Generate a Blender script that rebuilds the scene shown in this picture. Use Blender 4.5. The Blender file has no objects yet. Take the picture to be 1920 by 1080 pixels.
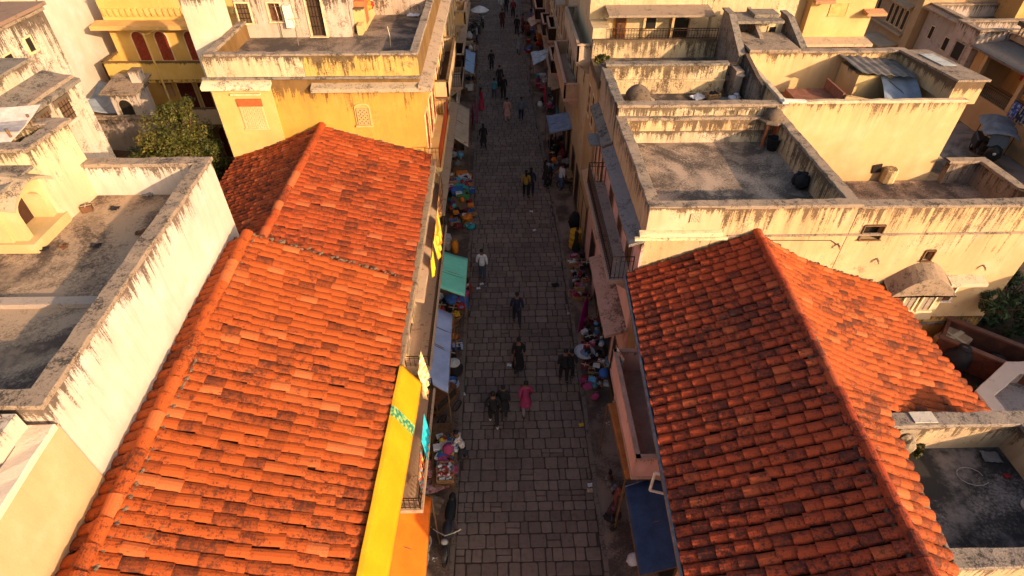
import bpy, bmesh, math, random
from mathutils import Vector, Matrix, noise
R = random.Random(11)
V = Vector
SC = bpy.context.scene
COL = SC.collection
sin, cos, pi, rad = math.sin, math.cos, math.pi, math.radians

# ------------------------------------------------------------------ camera solve
CAM_H, CAM_T, CAM_YAW, CAM_F = 17.0, rad(41), rad(1.2), 1080.0
def ray(u, v):
    a = (u - 960) / CAM_F; b = (v - 540) / CAM_F
    c, s = cos(CAM_T), sin(CAM_T)
    x = a; y = c - b * s; z = -s - b * c
    cy, sy = cos(CAM_YAW), sin(CAM_YAW)
    return x * cy + y * sy, -x * sy + y * cy, z
def ground(u, v, z=0.0):
    r = ray(u, v); k = (z - CAM_H) / r[2]
    return V((r[0] * k, r[1] * k, z))
cam_d = bpy.data.cameras.new('camera'); cam = bpy.data.objects.new('camera', cam_d); COL.objects.link(cam)
cam_d.sensor_width = 36; cam_d.lens = 36 * CAM_F / 1920; cam_d.clip_end = 600; cam_d.clip_start = 0.1
cam.location = (0, 0, CAM_H); cam.rotation_euler = (pi / 2 - CAM_T, 0, -CAM_YAW)
SC.camera = cam

# ------------------------------------------------------------------ mesh builder
class MB:
    def __init__(s):
        s.v = []; s.f = []; s.m = []; s.t = []
        s.mi = 0; s.ti = 0.5; s.sm = []; s.smooth = False
    def add(s, vs, fs):
        b = len(s.v); s.v += [tuple(p) for p in vs]
        for f in fs:
            s.f.append([b + i for i in f]); s.m.append(s.mi); s.t.append(s.ti); s.sm.append(s.smooth)
    def box(s, x0, x1, y0, y1, z0, z1):
        s.add([(x0,y0,z0),(x1,y0,z0),(x1,y1,z0),(x0,y1,z0),(x0,y0,z1),(x1,y0,z1),(x1,y1,z1),(x0,y1,z1)],
              [(3,2,1,0),(4,5,6,7),(0,1,5,4),(1,2,6,5),(2,3,7,6),(3,0,4,7)])
    def obox(s, c, ax, ay, az):           # centre + three half-axis vectors
        c = V(c); ax = V(ax); ay = V(ay); az = V(az)
        P = [c+i*ax+j*ay+k*az for k in (-1,1) for (i,j) in ((-1,-1),(1,-1),(1,1),(-1,1))]
        s.add(P, [(3,2,1,0),(4,5,6,7),(0,1,5,4),(1,2,6,5),(2,3,7,6),(3,0,4,7)])
    def rbox(s, c, sx, sy, sz, rz=0, b=0.0):   # box with bevelled vertical and top edges, base at c
        c = V(c); q = []
        b = min(b, sx*.45, sy*.45, sz*.45)
        def ring(i, z):
            x, y = sx/2-i, sy/2-i; e = b
            pts = [(x-e,-y),(x,-y+e),(x,y-e),(x-e,y),(-x+e,y),(-x,y-e),(-x,-y+e),(-x+e,-y)]
            return [(c.x+px*cos(rz)-py*sin(rz), c.y+px*sin(rz)+py*cos(rz), c.z+z) for px, py in pts]
        rings = [ring(0,0), ring(0,sz-b), ring(b,sz)]
        vs = [p for r in rings for p in r]
        fs = [tuple(range(7,-1,-1)), tuple(range(16,24))]
        for k in range(2):
            for i in range(8):
                j = (i+1) % 8
                fs.append((k*8+i, k*8+j, k*8+8+j, k*8+8+i))
        s.add(vs, fs)
    def poly(s, pts): s.add(pts, [tuple(range(len(pts)))])
    def prism(s, pts, z0, z1):
        n = len(pts)
        vs = [(p[0],p[1],z0) for p in pts] + [(p[0],p[1],z1) for p in pts]
        s.add(vs, [tuple(range(n-1,-1,-1)), tuple(range(n,2*n))] + [(i,(i+1)%n,n+(i+1)%n,n+i) for i in range(n)])
    def extrude(s, pts, vec):
        n = len(pts); vec = V(vec)
        vs = [V(p) for p in pts] + [V(p)+vec for p in pts]
        s.add(vs, [tuple(range(n-1,-1,-1)), tuple(range(n,2*n))] + [(i,(i+1)%n,n+(i+1)%n,n+i) for i in range(n)])
    def tube(s, pts, r, n=6):
        pts = [V(p) for p in pts]; m = len(pts)
        rs = r if isinstance(r, (list, tuple)) else [r]*m
        vs = []; up = None
        for i, p in enumerate(pts):
            d = (pts[min(i+1,m-1)] - pts[max(i-1,0)]).normalized()
            a = d.cross(V((0,0,1)) if abs(d.z) < .95 else V((1,0,0))).normalized() if up is None else (up - d*up.dot(d)).normalized()
            up = a; b = d.cross(a)
            vs += [p + (a*cos(2*pi*k/n) + b*sin(2*pi*k/n))*rs[i] for k in range(n)]
        fs = [tuple(range(n-1,-1,-1)), tuple(range((m-1)*n, m*n))]
        for i in range(m-1):
            for k in range(n):
                fs.append((i*n+k, i*n+(k+1)%n, (i+1)*n+(k+1)%n, (i+1)*n+k))
        s.add(vs, fs)
    def lathe(s, prof, c=(0,0,0), n=14, sx=1, sy=1, jit=0):
        c = V(c); vs = []; m = len(prof)
        for r, z in prof:
            for k in range(n):
                q = r*(1+R.uniform(-jit, jit))
                vs.append((c.x+sx*q*cos(2*pi*k/n), c.y+sy*q*sin(2*pi*k/n), c.z+z))
        fs = []
        if prof[0][0] > 1e-4: fs.append(tuple(range(n-1,-1,-1)))
        if prof[-1][0] > 1e-4: fs.append(tuple(range((m-1)*n, m*n)))
        for i in range(m-1):
            for k in range(n): fs.append((i*n+k, i*n+(k+1)%n, (i+1)*n+(k+1)%n, (i+1)*n+k))
        s.add(vs, fs)
    def blob(s, c, rx, ry, rz, nu=10, nv=7, jit=.0, f=2.0, rotz=0):
        c = V(c); off = V((R.uniform(-50,50),)*3)
        vs = []
        for j in range(nv+1):
            a = -pi/2 + pi*j/nv
            for i in range(nu):
                b = 2*pi*i/nu
                d = V((cos(a)*cos(b), cos(a)*sin(b), sin(a)))
                k = 1 + jit*noise.noise(d*f+off)
                x, y = d.x*rx*k, d.y*ry*k
                vs.append((c.x+x*cos(rotz)-y*sin(rotz), c.y+x*sin(rotz)+y*cos(rotz), c.z+d.z*rz*k))
        fs = []
        for j in range(nv):
            for i in range(nu):
                fs.append((j*nu+i, j*nu+(i+1)%nu, (j+1)*nu+(i+1)%nu, (j+1)*nu+i))
        s.add(vs, fs)
    def torus(s, c, R0, r0, ax='x', nu=18, nv=6):
        c = V(c); vs = []
        for i in range(nu):
            a = 2*pi*i/nu
            for j in range(nv):
                b = 2*pi*j/nv; q = R0 + r0*cos(b); h = r0*sin(b)
                p = {'x': (h, q*cos(a), q*sin(a)), 'y': (q*cos(a), h, q*sin(a)), 'z': (q*cos(a), q*sin(a), h)}[ax]
                vs.append(c + V(p))
        fs = [(i*nv+j, ((i+1)%nu)*nv+j, ((i+1)%nu)*nv+(j+1)%nv, i*nv+(j+1)%nv) for i in range(nu) for j in range(nv)]
        s.add(vs, fs)
    def grid(s, fn, nu, nv, th=.006):     # two-sided thin sheet, fn(a,b) -> point
        P = [[V(fn(i/nu, j/nv)) for j in range(nv+1)] for i in range(nu+1)]
        nrm = (P[nu][0]-P[0][0]).cross(P[0][nv]-P[0][0]).normalized()*th
        if nrm.z < 0: nrm = -nrm
        vs = [p for row in P for p in row]; k = len(vs); vs = vs + [p-nrm for p in vs]
        w = nv+1; fs = []
        for i in range(nu):
            for j in range(nv):
                q = (i*w+j, (i+1)*w+j, (i+1)*w+j+1, i*w+j+1)
                fs.append(q); fs.append(tuple(k+x for x in reversed(q)))
        edge = [i*w for i in range(nu+1)] + [nu*w+j for j in range(1,nv+1)] + [i*w+nv for i in range(nu-1,-1,-1)] + [j for j in range(nv-1,0,-1)]
        for a, b in zip(edge, edge[1:]+edge[:1]): fs.append((b, a, k+a, k+b))
        s.add(vs, fs)
    def build(s, name, mats, parent=None, local=False):
        me = bpy.data.meshes.new(name); me.from_pydata(s.v, [], s.f)
        mats = mats if isinstance(mats, (list, tuple)) else [mats]
        for m in mats: me.materials.append(m)
        me.polygons.foreach_set('material_index', s.m)
        me.polygons.foreach_set('use_smooth', s.sm)
        a = me.attributes.new('tint', 'FLOAT', 'FACE'); a.data.foreach_set('value', s.t)
        o = bpy.data.objects.new(name, me)
        place(o, parent, local)
        me.validate(); me.update()
        return o
WM = {}
def place(o, parent, local=False):
    COL.objects.link(o)
    if parent is not None:
        o.parent = parent; M = WM[parent.name]
        if not local and o.type == 'MESH': o.data.transform(M.inverted())
        WM[o.name] = M
    else: WM[o.name] = Matrix.Identity(4)
def tag(o, label=None, cat=None, group=None, kind=None):
    if label: o['label'] = label
    if cat: o['category'] = cat
    if group: o['group'] = group
    if kind: o['kind'] = kind
    return o
def thing(name, loc, label, cat, group=None, rz=0):
    o = bpy.data.objects.new(name, None); COL.objects.link(o)
    o.empty_display_size = .2
    o.location = loc; o.rotation_euler = (0, 0, rz)
    WM[o.name] = Matrix.Translation(V(loc)) @ Matrix.Rotation(rz, 4, 'Z')
    return tag(o, label, cat, group)
def copy_tree(o, parent=None):
    c = o.copy(); COL.objects.link(c); c.parent = parent
    for ch in list(o.children): copy_tree(ch, c)
    return c

# ------------------------------------------------------------------ materials
class NT:
    def __init__(s, name):
        s.m = bpy.data.materials.new(name); s.m.use_nodes = True
        s.t = s.m.node_tree; s.n = s.t.nodes; s.b = s.n['Principled BSDF']
        s.b.inputs['Specular IOR Level'].default_value = .25
    def node(s, typ, **kw):
        n = s.n.new(typ)
        for k, v in kw.items():
            if hasattr(n, k): setattr(n, k, v)
            else: n.inputs[k].default_value = v
        return n
    def link(s, a, b): s.t.links.new(a, b)
    def pos(s): return s.node('ShaderNodeNewGeometry').outputs['Position']
    def noise(s, vec, scale, detail=4, rough=.6):
        n = s.node('ShaderNodeTexNoise'); n.inputs['Scale'].default_value = scale
        n.inputs['Detail'].default_value = detail; n.inputs['Roughness'].default_value = rough
        s.link(vec, n.inputs['Vector']); return n.outputs['Fac']
    def scale(s, vec, sc, loc=(0,0,0)):
        n = s.node('ShaderNodeMapping'); n.inputs['Scale'].default_value = sc; n.inputs['Location'].default_value = loc
        s.link(vec, n.inputs['Vector']); return n.outputs['Vector']
    def math(s, op, a, b=None, c=None, clamp=False):
        n = s.node('ShaderNodeMath', operation=op, use_clamp=clamp)
        for i, x in enumerate((a, b, c)):
            if x is None: continue
            if isinstance(x, (int, float)): n.inputs[i].default_value = x
            else: s.link(x, n.inputs[i])
        return n.outputs[0]
    def ramp(s, fac, lo, hi, a=0.0, b=1.0):
        n = s.node('ShaderNodeMapRange', interpolation_type='SMOOTHSTEP'); s.link(fac, n.inputs[0])
        for i, x in enumerate((lo, hi, a, b)): n.inputs[i+1].default_value = x
        return n.outputs[0]
    def mix(s, fac, a, b, mode='MIX'):
        n = s.node('ShaderNodeMix', data_type='RGBA', blend_type=mode)
        if isinstance(fac, (int, float)): n.inputs[0].default_value = fac
        else: s.link(fac, n.inputs[0])
        for k, x in ((6, a), (7, b)):
            if isinstance(x, (tuple, list)): n.inputs[k].default_value = tuple(x)[:3] + (1,)
            else: s.link(x, n.inputs[k])
        return n.outputs[2]
    def bump(s, h, strength=.3, dist=.02, prev=None):
        n = s.node('ShaderNodeBump'); n.inputs['Strength'].default_value = strength; n.inputs['Distance'].default_value = dist
        s.link(h, n.inputs['Height'])
        if prev is not None: s.link(prev, n.inputs['Normal'])
        return n.outputs['Normal']
    def out(s, col, rough=.85, nrm=None):
        if isinstance(col, (tuple, list)): s.b.inputs['Base Color'].default_value = tuple(col)[:3] + (1,)
        else: s.link(col, s.b.inputs['Base Color'])
        if isinstance(rough, (int, float)): s.b.inputs['Roughness'].default_value = rough
        else: s.link(rough, s.b.inputs['Roughness'])
        if nrm is not None: s.link(nrm, s.b.inputs['Normal'])
        return s.m
_mc = {}
def mul(c, k): return tuple(min(1, x*k) for x in c)
def plaster(col, ztop=9.0, L=1.2, amt=.5, patch=.3, dirt=(.036,.022,.014), seed=0):
    key = ('pl', col, ztop, L, amt, patch, seed)
    if key in _mc: return _mc[key]
    col = (col[0]*.66, col[1]*.635, col[2]*.66); key0 = 0
    t = NT('weathered_plaster'); p0 = t.pos(); p = t.scale(p0, (1,1,1), (seed*7.3, seed*3.1, 0))
    sx = t.node('ShaderNodeSeparateXYZ'); t.link(p0, sx.inputs[0]); z = sx.outputs[2]
    big = t.noise(p, .55, 3); mid = t.noise(p, 2.3, 6, .65); fine = t.noise(p, 22, 4, .7)
    st1 = t.noise(t.scale(p, (3.2, 3.2, .22)), 1.6, 6, .7)
    st2 = t.noise(t.scale(p, (1.3, 1.3, .45)), 1.1, 5, .68)
    fall = t.ramp(z, ztop - L, ztop, 0, 1)
    fall2 = t.ramp(z, ztop - L*.35, ztop + .02, 0, 1)
    # dark algae drips running down from the top edge, each with its own length
    d = t.math('SUBTRACT', ztop, z)
    h1 = t.noise(t.scale(p, (1,1,.06)), 6.5, 6, .8); sp = t.noise(p, 48, 3, .7)
    ln = t.math('ADD', t.math('MULTIPLY', t.math('POWER', t.ramp(h1, .33, .74), 1.7), L*2.1*amt), .12*amt+.02)
    ln = t.math('MULTIPLY', ln, t.ramp(t.noise(p, .8, 3), .3, .6, .35, 1.25))
    den = t.math('SUBTRACT', 1.0, t.math('DIVIDE', d, ln), clamp=True)
    v = t.math('ADD', den, t.math('MULTIPLY', t.math('SUBTRACT', fine, .5), 1.9))
    v = t.math('ADD', v, t.math('MULTIPLY', t.math('SUBTRACT', mid, .5), 1.6))
    streak = t.math('MULTIPLY', t.ramp(v, .05, .75), t.ramp(den, .0, .3)); streak = t.math('MULTIPLY', streak, t.ramp(t.math('ADD', sp, t.math('MULTIPLY', den, .25)), .36, .60, .35, 1))
    # patches of mould and lost paint
    w = t.math('ADD', t.math('MULTIPLY', mid, .7), t.math('MULTIPLY', t.math('SUBTRACT', fine, .5), .5))
    w = t.math('ADD', w, t.math('MULTIPLY', big, .3))
    pat = t.math('MULTIPLY', t.ramp(w, .64 - .17*patch, .74 - .15*patch), min(1, patch*1.4))
    c = t.mix(t.ramp(big, .35, .7), mul(col, .9), mul(col, 1.06))
    c = t.mix(t.math('MULTIPLY', t.ramp(t.noise(p, 1.1, 5, .6), .45, .72), .45), c, (min(1, col[0]*1.02), min(1, col[1]*1.08+.015), min(1, col[2]*1.35+.03)))
    c = t.mix(t.math('MULTIPLY', t.ramp(st2, .42, .7), .26), c, mul(col, .6))
    c = t.mix(t.math('MULTIPLY', t.ramp(fine, .3, .75), .14), c, mul(col, .6))
    c = t.mix(t.math('MULTIPLY', pat, .8), c, mul(dirt, 2.6))
    c = t.mix(t.math('MULTIPLY', t.math('MULTIPLY', t.ramp(st1, .42, .68), t.ramp(z, ztop-L*2.2, ztop)), .45*amt), c, mul(dirt, 3.5))
    c = t.mix(t.math('MULTIPLY', streak, .86), c, t.mix(t.ramp(st2, .4, .65), dirt, mul(dirt, 2.2)))
    n = t.bump(mid, .35, .04); n = t.bump(fine, .3, .012, n)
    _mc[key] = t.out(c, .9, n); return _mc[key]
def worn(col=(.27,.20,.145), dark=(.045,.036,.03), k=.58, seed=0, sc=1.0):
    key = ('wo', col, dark, k, seed, sc)
    if key in _mc: return _mc[key]
    t = NT('worn_masonry'); p = t.scale(t.pos(), (sc,)*3, (seed*3.7, seed*5.1, 0))
    a = t.noise(p, 1.7, 6, .7); f = t.noise(p, 28, 4, .75); m = t.noise(p, 7, 5, .7)
    v = t.math('ADD', t.math('MULTIPLY', a, .5), t.math('MULTIPLY', m, .5))
    v = t.math('ADD', v, t.math('MULTIPLY', t.math('SUBTRACT', f, .5), .45))
    c = t.mix(t.ramp(v, .62-.25*k, .78-.25*k), col, dark)
    c = t.mix(t.math('MULTIPLY', t.ramp(f, .55, .8), .4), c, mul(col, 1.5))
    _mc[key] = t.out(c, .95, t.bump(f, .5, .015, t.bump(m, .4, .03))); return _mc[key]
def concrete(light=(.27,.2,.145), dark=(.055,.043,.036), seed=0, k=.5):
    key = ('co', light, dark, seed, k)
    if key in _mc: return _mc[key]
    t = NT('terrace_screed'); p = t.scale(t.pos(), (1,1,1), (seed*4.1, seed*9.2, 0))
    big = t.noise(p, .42, 5, .62); ring = t.noise(p, .9, 6, .7); f = t.noise(p, 16, 5, .75); sp = t.noise(p, 60, 2, .6)
    d = t.node('ShaderNodeTexNoise'); d.inputs['Scale'].default_value = .33; d.inputs['Detail'].default_value = 4; d.inputs['Distortion'].default_value = 2.2
    t.link(p, d.inputs['Vector'])
    v = t.math('ADD', t.math('MULTIPLY', big, .3), t.math('MULTIPLY', d.outputs['Fac'], .5))
    v = t.math('ADD', v, t.math('MULTIPLY', ring, .25)); v = t.math('ADD', v, t.math('MULTIPLY', t.math('SUBTRACT', f, .5), .35))
    c = t.mix(t.ramp(v, .60 - .3*k, .68 - .2*k), mul(light,1.12), dark)
    c = t.mix(t.math('MULTIPLY', t.ramp(ring, .5, .66), .55), c, mul(light, 1.25))
    c = t.mix(t.math('MULTIPLY', t.ramp(sp, .5, .75), .35), c, mul(dark, .7))
    _mc[key] = t.out(c, .93, t.bump(f, .5, .02)); return _mc[key]
def flat(col, rough=.7, var=.25, sc=3.0, bump=.0, metal=0.0, name='painted_surface', sheen=0):
    key = ('fl', col, rough, var, sc, bump, metal, name)
    if key in _mc: return _mc[key]
    t = NT(name); p = t.pos()
    a = t.noise(p, sc, 5, .65); f = t.noise(p, sc*9, 3, .7)
    v = t.math('ADD', t.math('MULTIPLY', a, .65), t.math('MULTIPLY', f, .35))
    c = t.mix(t.ramp(v, .36, .66), mul(col, 1-var), mul(col, 1+var*.6))
    t.b.inputs['Metallic'].default_value = metal
    nrm = t.bump(f, bump, .01) if bump else None
    _mc[key] = t.out(c, rough, nrm); return _mc[key]
def cloth(col, rough=.9, var=.22): return flat(col, rough, var, 5.0, .35, 0, 'woven_cloth')
def metal(col, rough=.45): return flat(col, rough, .35, 6.0, .1, .8, 'painted_metal')
def wood(col): return flat(col, .7, .4, 7.0, .2, 0, 'old_wood')
def printed(cols, sc=9.0, name='printed_cloth'):
    key = ('pr', tuple(cols), sc)
    if key in _mc: return _mc[key]
    t = NT(name); p = t.pos()
    vo = t.node('ShaderNodeTexVoronoi'); vo.inputs['Scale'].default_value = sc; t.link(p, vo.inputs['Vector'])
    w = t.node('ShaderNodeSeparateColor'); t.link(vo.outputs['Color'], w.inputs[0])
    c = cols[0]
    for i, q in enumerate(cols[1:]): c = t.mix(t.ramp(w.outputs[0], (i+.8)/len(cols), (i+.82)/len(cols)), c, q)
    _mc[key] = t.out(c, .85, t.bump(vo.outputs['Distance'], .3, .02)); return _mc[key]
def tile_mat(base, dark, moss, light, name='clay_tile', k=.5, seed=0):
    t = NT(name); p = t.scale(t.pos(), (1,1,1), (seed*5,seed*3,0))
    at = t.node('ShaderNodeAttribute', attribute_name='tint'); tint = at.outputs['Fac']
    c = t.mix(t.ramp(tint, 0, .55), mul(base, .5), base)
    c = t.mix(t.ramp(tint, .78, 1.0), c, light)
    big = t.noise(p, .55, 4); m = t.noise(p, 8, 6, .74); f = t.noise(p, 34, 4, .7)
    v = t.math('ADD', t.math('MULTIPLY', m, .75), t.math('MULTIPLY', big, .25))
    v = t.math('ADD', v, t.math('MULTIPLY', t.math('SUBTRACT', f, .5), .42))
    v = t.math('SUBTRACT', v, t.math('MULTIPLY', t.math('SUBTRACT', tint, .5), .12))
    c = t.mix(t.math('MULTIPLY', t.ramp(v, .60-.2*k, .72-.2*k), .85), c, dark)
    g = t.math('ADD', t.noise(p, 9, 5, .75), t.math('MULTIPLY', t.math('SUBTRACT', big, .5), .6))
    c = t.mix(t.math('MULTIPLY', t.ramp(g, .66, .75), .8), c, moss)
    c = t.mix(t.math('MULTIPLY', t.ramp(f, .35, .75), .25), c, mul(base, .45))
    return t.out(c, .78, t.bump(f, .35, .008, t.bump(m, .3, .015)))

# ------------------------------------------------------------------ building helpers
def offset_poly(P, d):                    # P counter-clockwise; d > 0 moves inwards
    n = len(P); out = []
    for i in range(n):
        a, b, c = V(P[i-1][:2]), V(P[i][:2]), V(P[(i+1) % n][:2])
        e0 = (b-a).normalized(); e1 = (c-b).normalized()
        n0 = V((-e0.y, e0.x)); n1 = V((-e1.y, e1.x))
        k = 1 + n0.dot(n1)
        out.append(b + (n0+n1) * (d / max(k, .25)))
    return [(p.x, p.y) for p in out]
def wall_face(mb, a, b, z0, z1, holes=(), depth=.2):
    """outer wall face from a to b (counter-clockwise plan, outside on the right) with real openings"""
    a = V((a[0], a[1], 0)); b = V((b[0], b[1], 0)); d = (b-a); L = d.length; d.normalize()
    n = V((d.y, -d.x, 0))
    us = sorted({0.0, L} | {h[0] for h in holes} | {h[1] for h in holes})
    zs = sorted({z0, z1} | {h[2] for h in holes} | {h[3] for h in holes})
    P = lambda u, z, q=0: a + d*u + V((0,0,z)) - n*q
    for i in range(len(us)-1):
        for j in range(len(zs)-1):
            um, zm = (us[i]+us[i+1])/2, (zs[j]+zs[j+1])/2
            if any(h[0] < um < h[1] and h[2] < zm < h[3] for h in holes): continue
            mb.poly([P(us[i],zs[j]), P(us[i+1],zs[j]), P(us[i+1],zs[j+1]), P(us[i],zs[j+1])])
    for (u0,u1,za,zb) in [h[:4] for h in holes]:
        q = depth
        mb.poly([P(u0,za),P(u0,za,q),P(u0,zb,q),P(u0,zb)]); mb.poly([P(u1,za,q),P(u1,za),P(u1,zb),P(u1,zb,q)])
        mb.poly([P(u0,za),P(u1,za),P(u1,za,q),P(u0,za,q)]); mb.poly([P(u0,zb,q),P(u1,zb,q),P(u1,zb),P(u0,zb)])
        mb.poly([P(u0,za,q),P(u1,za,q),P(u1,zb,q),P(u0,zb,q)])
def coping_ring(mb, outer, inner, z, th=.07, closed=True, jit=.014, seg=.3):
    n = len(outer); E = range(n if closed else n-1)
    z0 = z - .02
    for e in E:
        o0, o1 = V(outer[e]), V(outer[(e+1) % n]); i0, i1 = V(inner[e]), V(inner[(e+1) % n])
        m = max(2, int((o1-o0).length / seg))
        prev = None
        for k in range(m+1):
            t = k/m; o = o0.lerp(o1, t); i = i0.lerp(i1, t); w = (o-i).normalized()
            end = k in (0, m)
            jo, ji, jz = (0,0,0) if end else (R.uniform(-jit,jit), R.uniform(-jit,jit), R.uniform(-jit,jit)*1.1)
            o = o + w*jo; i = i + w*ji; zt = z + th + jz
            c = .018
            cur = [(o.x,o.y,z0), (o.x,o.y,zt-c), (o.x-w.x*c,o.y-w.y*c,zt), (i.x+w.x*c,i.y+w.y*c,zt), (i.x,i.y,zt-c), (i.x,i.y,z0)]
            if prev:
                mb.add(prev + cur, [(q, (q+1)%6, 6+(q+1)%6, 6+q) for q in range(6)])
            prev = cur
def house_shell(parent, P, z0, ztop, zfl, wallm, topm, floorm, t=.22, holes=None, cop=.04, skip_inner=False, hole_depth=.2):
    """plan P (ccw): outer walls with openings, parapet, coping and roof terrace"""
    holes = holes or {}
    w = MB(); n = len(P); I = offset_poly(P, t)
    for i in range(n):
        wall_face(w, P[i], P[(i+1)%n], z0, ztop, holes.get(i, ()), hole_depth)
        a, b = I[i], I[(i+1)%n]
        w.poly([(b[0],b[1],zfl-.3),(a[0],a[1],zfl-.3),(a[0],a[1],ztop),(b[0],b[1],ztop)])
    w.build('wall', wallm, parent)
    c = MB(); coping_ring(c, offset_poly(P, -cop), offset_poly(P, t+cop*.6), ztop)
    c.build('coping', topm, parent)
    f = MB(); F = offset_poly(P, t-.03); f.poly([(p[0],p[1],zfl) for p in F]); f.build('roof_terrace', floorm, parent)
def frame_axes(nrm):
    n = V(nrm).normalized(); u = V((-n.y, n.x, 0)); return n, u
def window(parent, p, nrm, w, h, style='dark', fm=None, pm=None, deep=.0, name='window', ft=.05, proud=.04):
    """p = bottom centre on the wall plane; deep = how far the pane sits behind the wall face"""
    n, u = frame_axes(nrm); p = V(p); z = V((0,0,1))
    f = MB()
    for s in (-1, 1): f.obox(p+u*s*(w/2+ft/2-.002)+z*h/2+n*(proud/2-.01), u*ft/2, n*(proud/2+.01), z*(h/2+ft))
    f.obox(p+z*(h+ft/2-.001)+n*(proud/2-.01), u*(w/2-.004), n*(proud/2+.008), z*ft/2)
    f.obox(p-z*(ft/2-.001)+n*(proud*.75), u*(w/2+ft*1.6), n*proud, z*ft/2)
    W = f.build(name, fm, parent)
    q = MB(); b = p - n*(deep-.012)
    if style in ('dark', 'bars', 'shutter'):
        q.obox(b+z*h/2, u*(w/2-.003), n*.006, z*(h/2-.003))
        if style == 'shutter':
            for s in (-1, 1):
                for j in range(3): q.obox(b+n*.012+u*s*w/4+z*h*(j+.5)/3, u*w*.17, n*.012, z*h*.11)
        q.build('pane' if style != 'shutter' else 'shutter', pm, W)
    if style == 'bars':
        g = MB(); k = max(3, int(w/.12))
        for i in range(k): g.tube([b+n*.03+u*(w*(i+.5)/k-w/2)+z*.01, b+n*.03+u*(w*(i+.5)/k-w/2)+z*(h-.01)], .011, 4)
        for j in range(1, 4): g.tube([b+n*.03-u*w*.49+z*h*j/4, b+n*.03+u*w*.49+z*h*j/4], .011, 4)
        g.build('grille', metal((.05,.03,.025)), W)
    if style == 'jali':
        q.obox(b+z*h/2-n*.03, u*(w/2-.003), n*.006, z*(h/2-.003)); q.build('pane', flat((.09,.05,.02)), W)
        g = MB(); k = max(5, int(w/.075)); m = max(5, int(h/.075))
        for i in range(k+1): g.obox(b+u*(w*i/k-w/2)*.98+z*h/2, u*.013, n*.02, z*h*.49)
        for j in range(m+1): g.obox(b+z*(h*j/m*.98+.01), u*w*.49, n*.017, z*.013)
        for i in range(k):
            for j in range(m):
                if (i+j) % 2: g.obox(b+u*(w*(i+.5)/k-w/2)*.98+z*h*(j+.5)/m*.98, u*.022, n*.014, z*.022)
        g.build('lattice', fm, W)
    return W
def arch_pts(p, u, w, h, rise, n=10):
    z = V((0,0,1)); pts = [p-u*w/2, p+u*w/2]
    for i in range(n+1):
        a = pi*i/n; pts.append(p + u*(w/2)*cos(a) + z*(h-rise+rise*sin(a)))
    return pts
def arch_window(parent, p, nrm, w, h, fm, pm, name='window', ft=.05, rise=None):
    n, u = frame_axes(nrm); p = V(p); rise = rise or w/2
    f = MB()
    o = arch_pts(p, u, w+2*ft, h+ft, rise+ft); i = arch_pts(p, u, w, h, rise); k = len(o); d = n*.05
    f.add([q-n*.01 for q in o]+[q+d for q in o]+[q-n*.01 for q in i]+[q+d for q in i],
          [(a,(a+1)%k,k+(a+1)%k,k+a) for a in range(1,k)] + [(k+a,k+(a+1)%k,3*k+(a+1)%k,3*k+a) for a in range(1,k)] + [(3*k+a,3*k+(a+1)%k,2*k+(a+1)%k,2*k+a) for a in range(1,k)])
    f.obox(p-V((0,0,.03))+n*.05, u*(w/2+ft*1.5), n*.06, V((0,0,.03)))
    W = f.build(name, fm, parent)
    q = MB(); q.extrude([x+n*.004 for x in i], n*.012)
    q.obox(p+n*.02+V((0,0,h*.48)), u*.012, n*.012, V((0,0,h*.47)))
    q.obox(p+n*.02+V((0,0,h*.55)), u*w*.47, n*.011, V((0,0,.016)))
    q.build('shutter', pm, W); return W
def rail_iron(mb, pts, h, sp=.12, r=.011):
    for a, b in zip(pts, pts[1:]):
        a, b = V(a), V(b); L = (b-a).length; k = max(2, int(L/sp)); z = V((0,0,1))
        mb.tube([a+z*h, b+z*h], r*1.5, 5); mb.tube([a+z*.06, b+z*.06], r*1.2, 4); mb.tube([a+z*h*.8, b+z*h*.8], r, 4)
        for i in range(k+1):
            q = a.lerp(b, i/k); mb.tube([q, q+z*h], r*(1.5 if i in (0,k) else .8), 4)
            if i < k:
                c = a.lerp(b, (i+.5)/k); e = (b-a).normalized()
                mb.tube([q+z*.1, c+z*h*.4, a.lerp(b,(i+1)/k)+z*.1], r*.6, 3)
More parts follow.
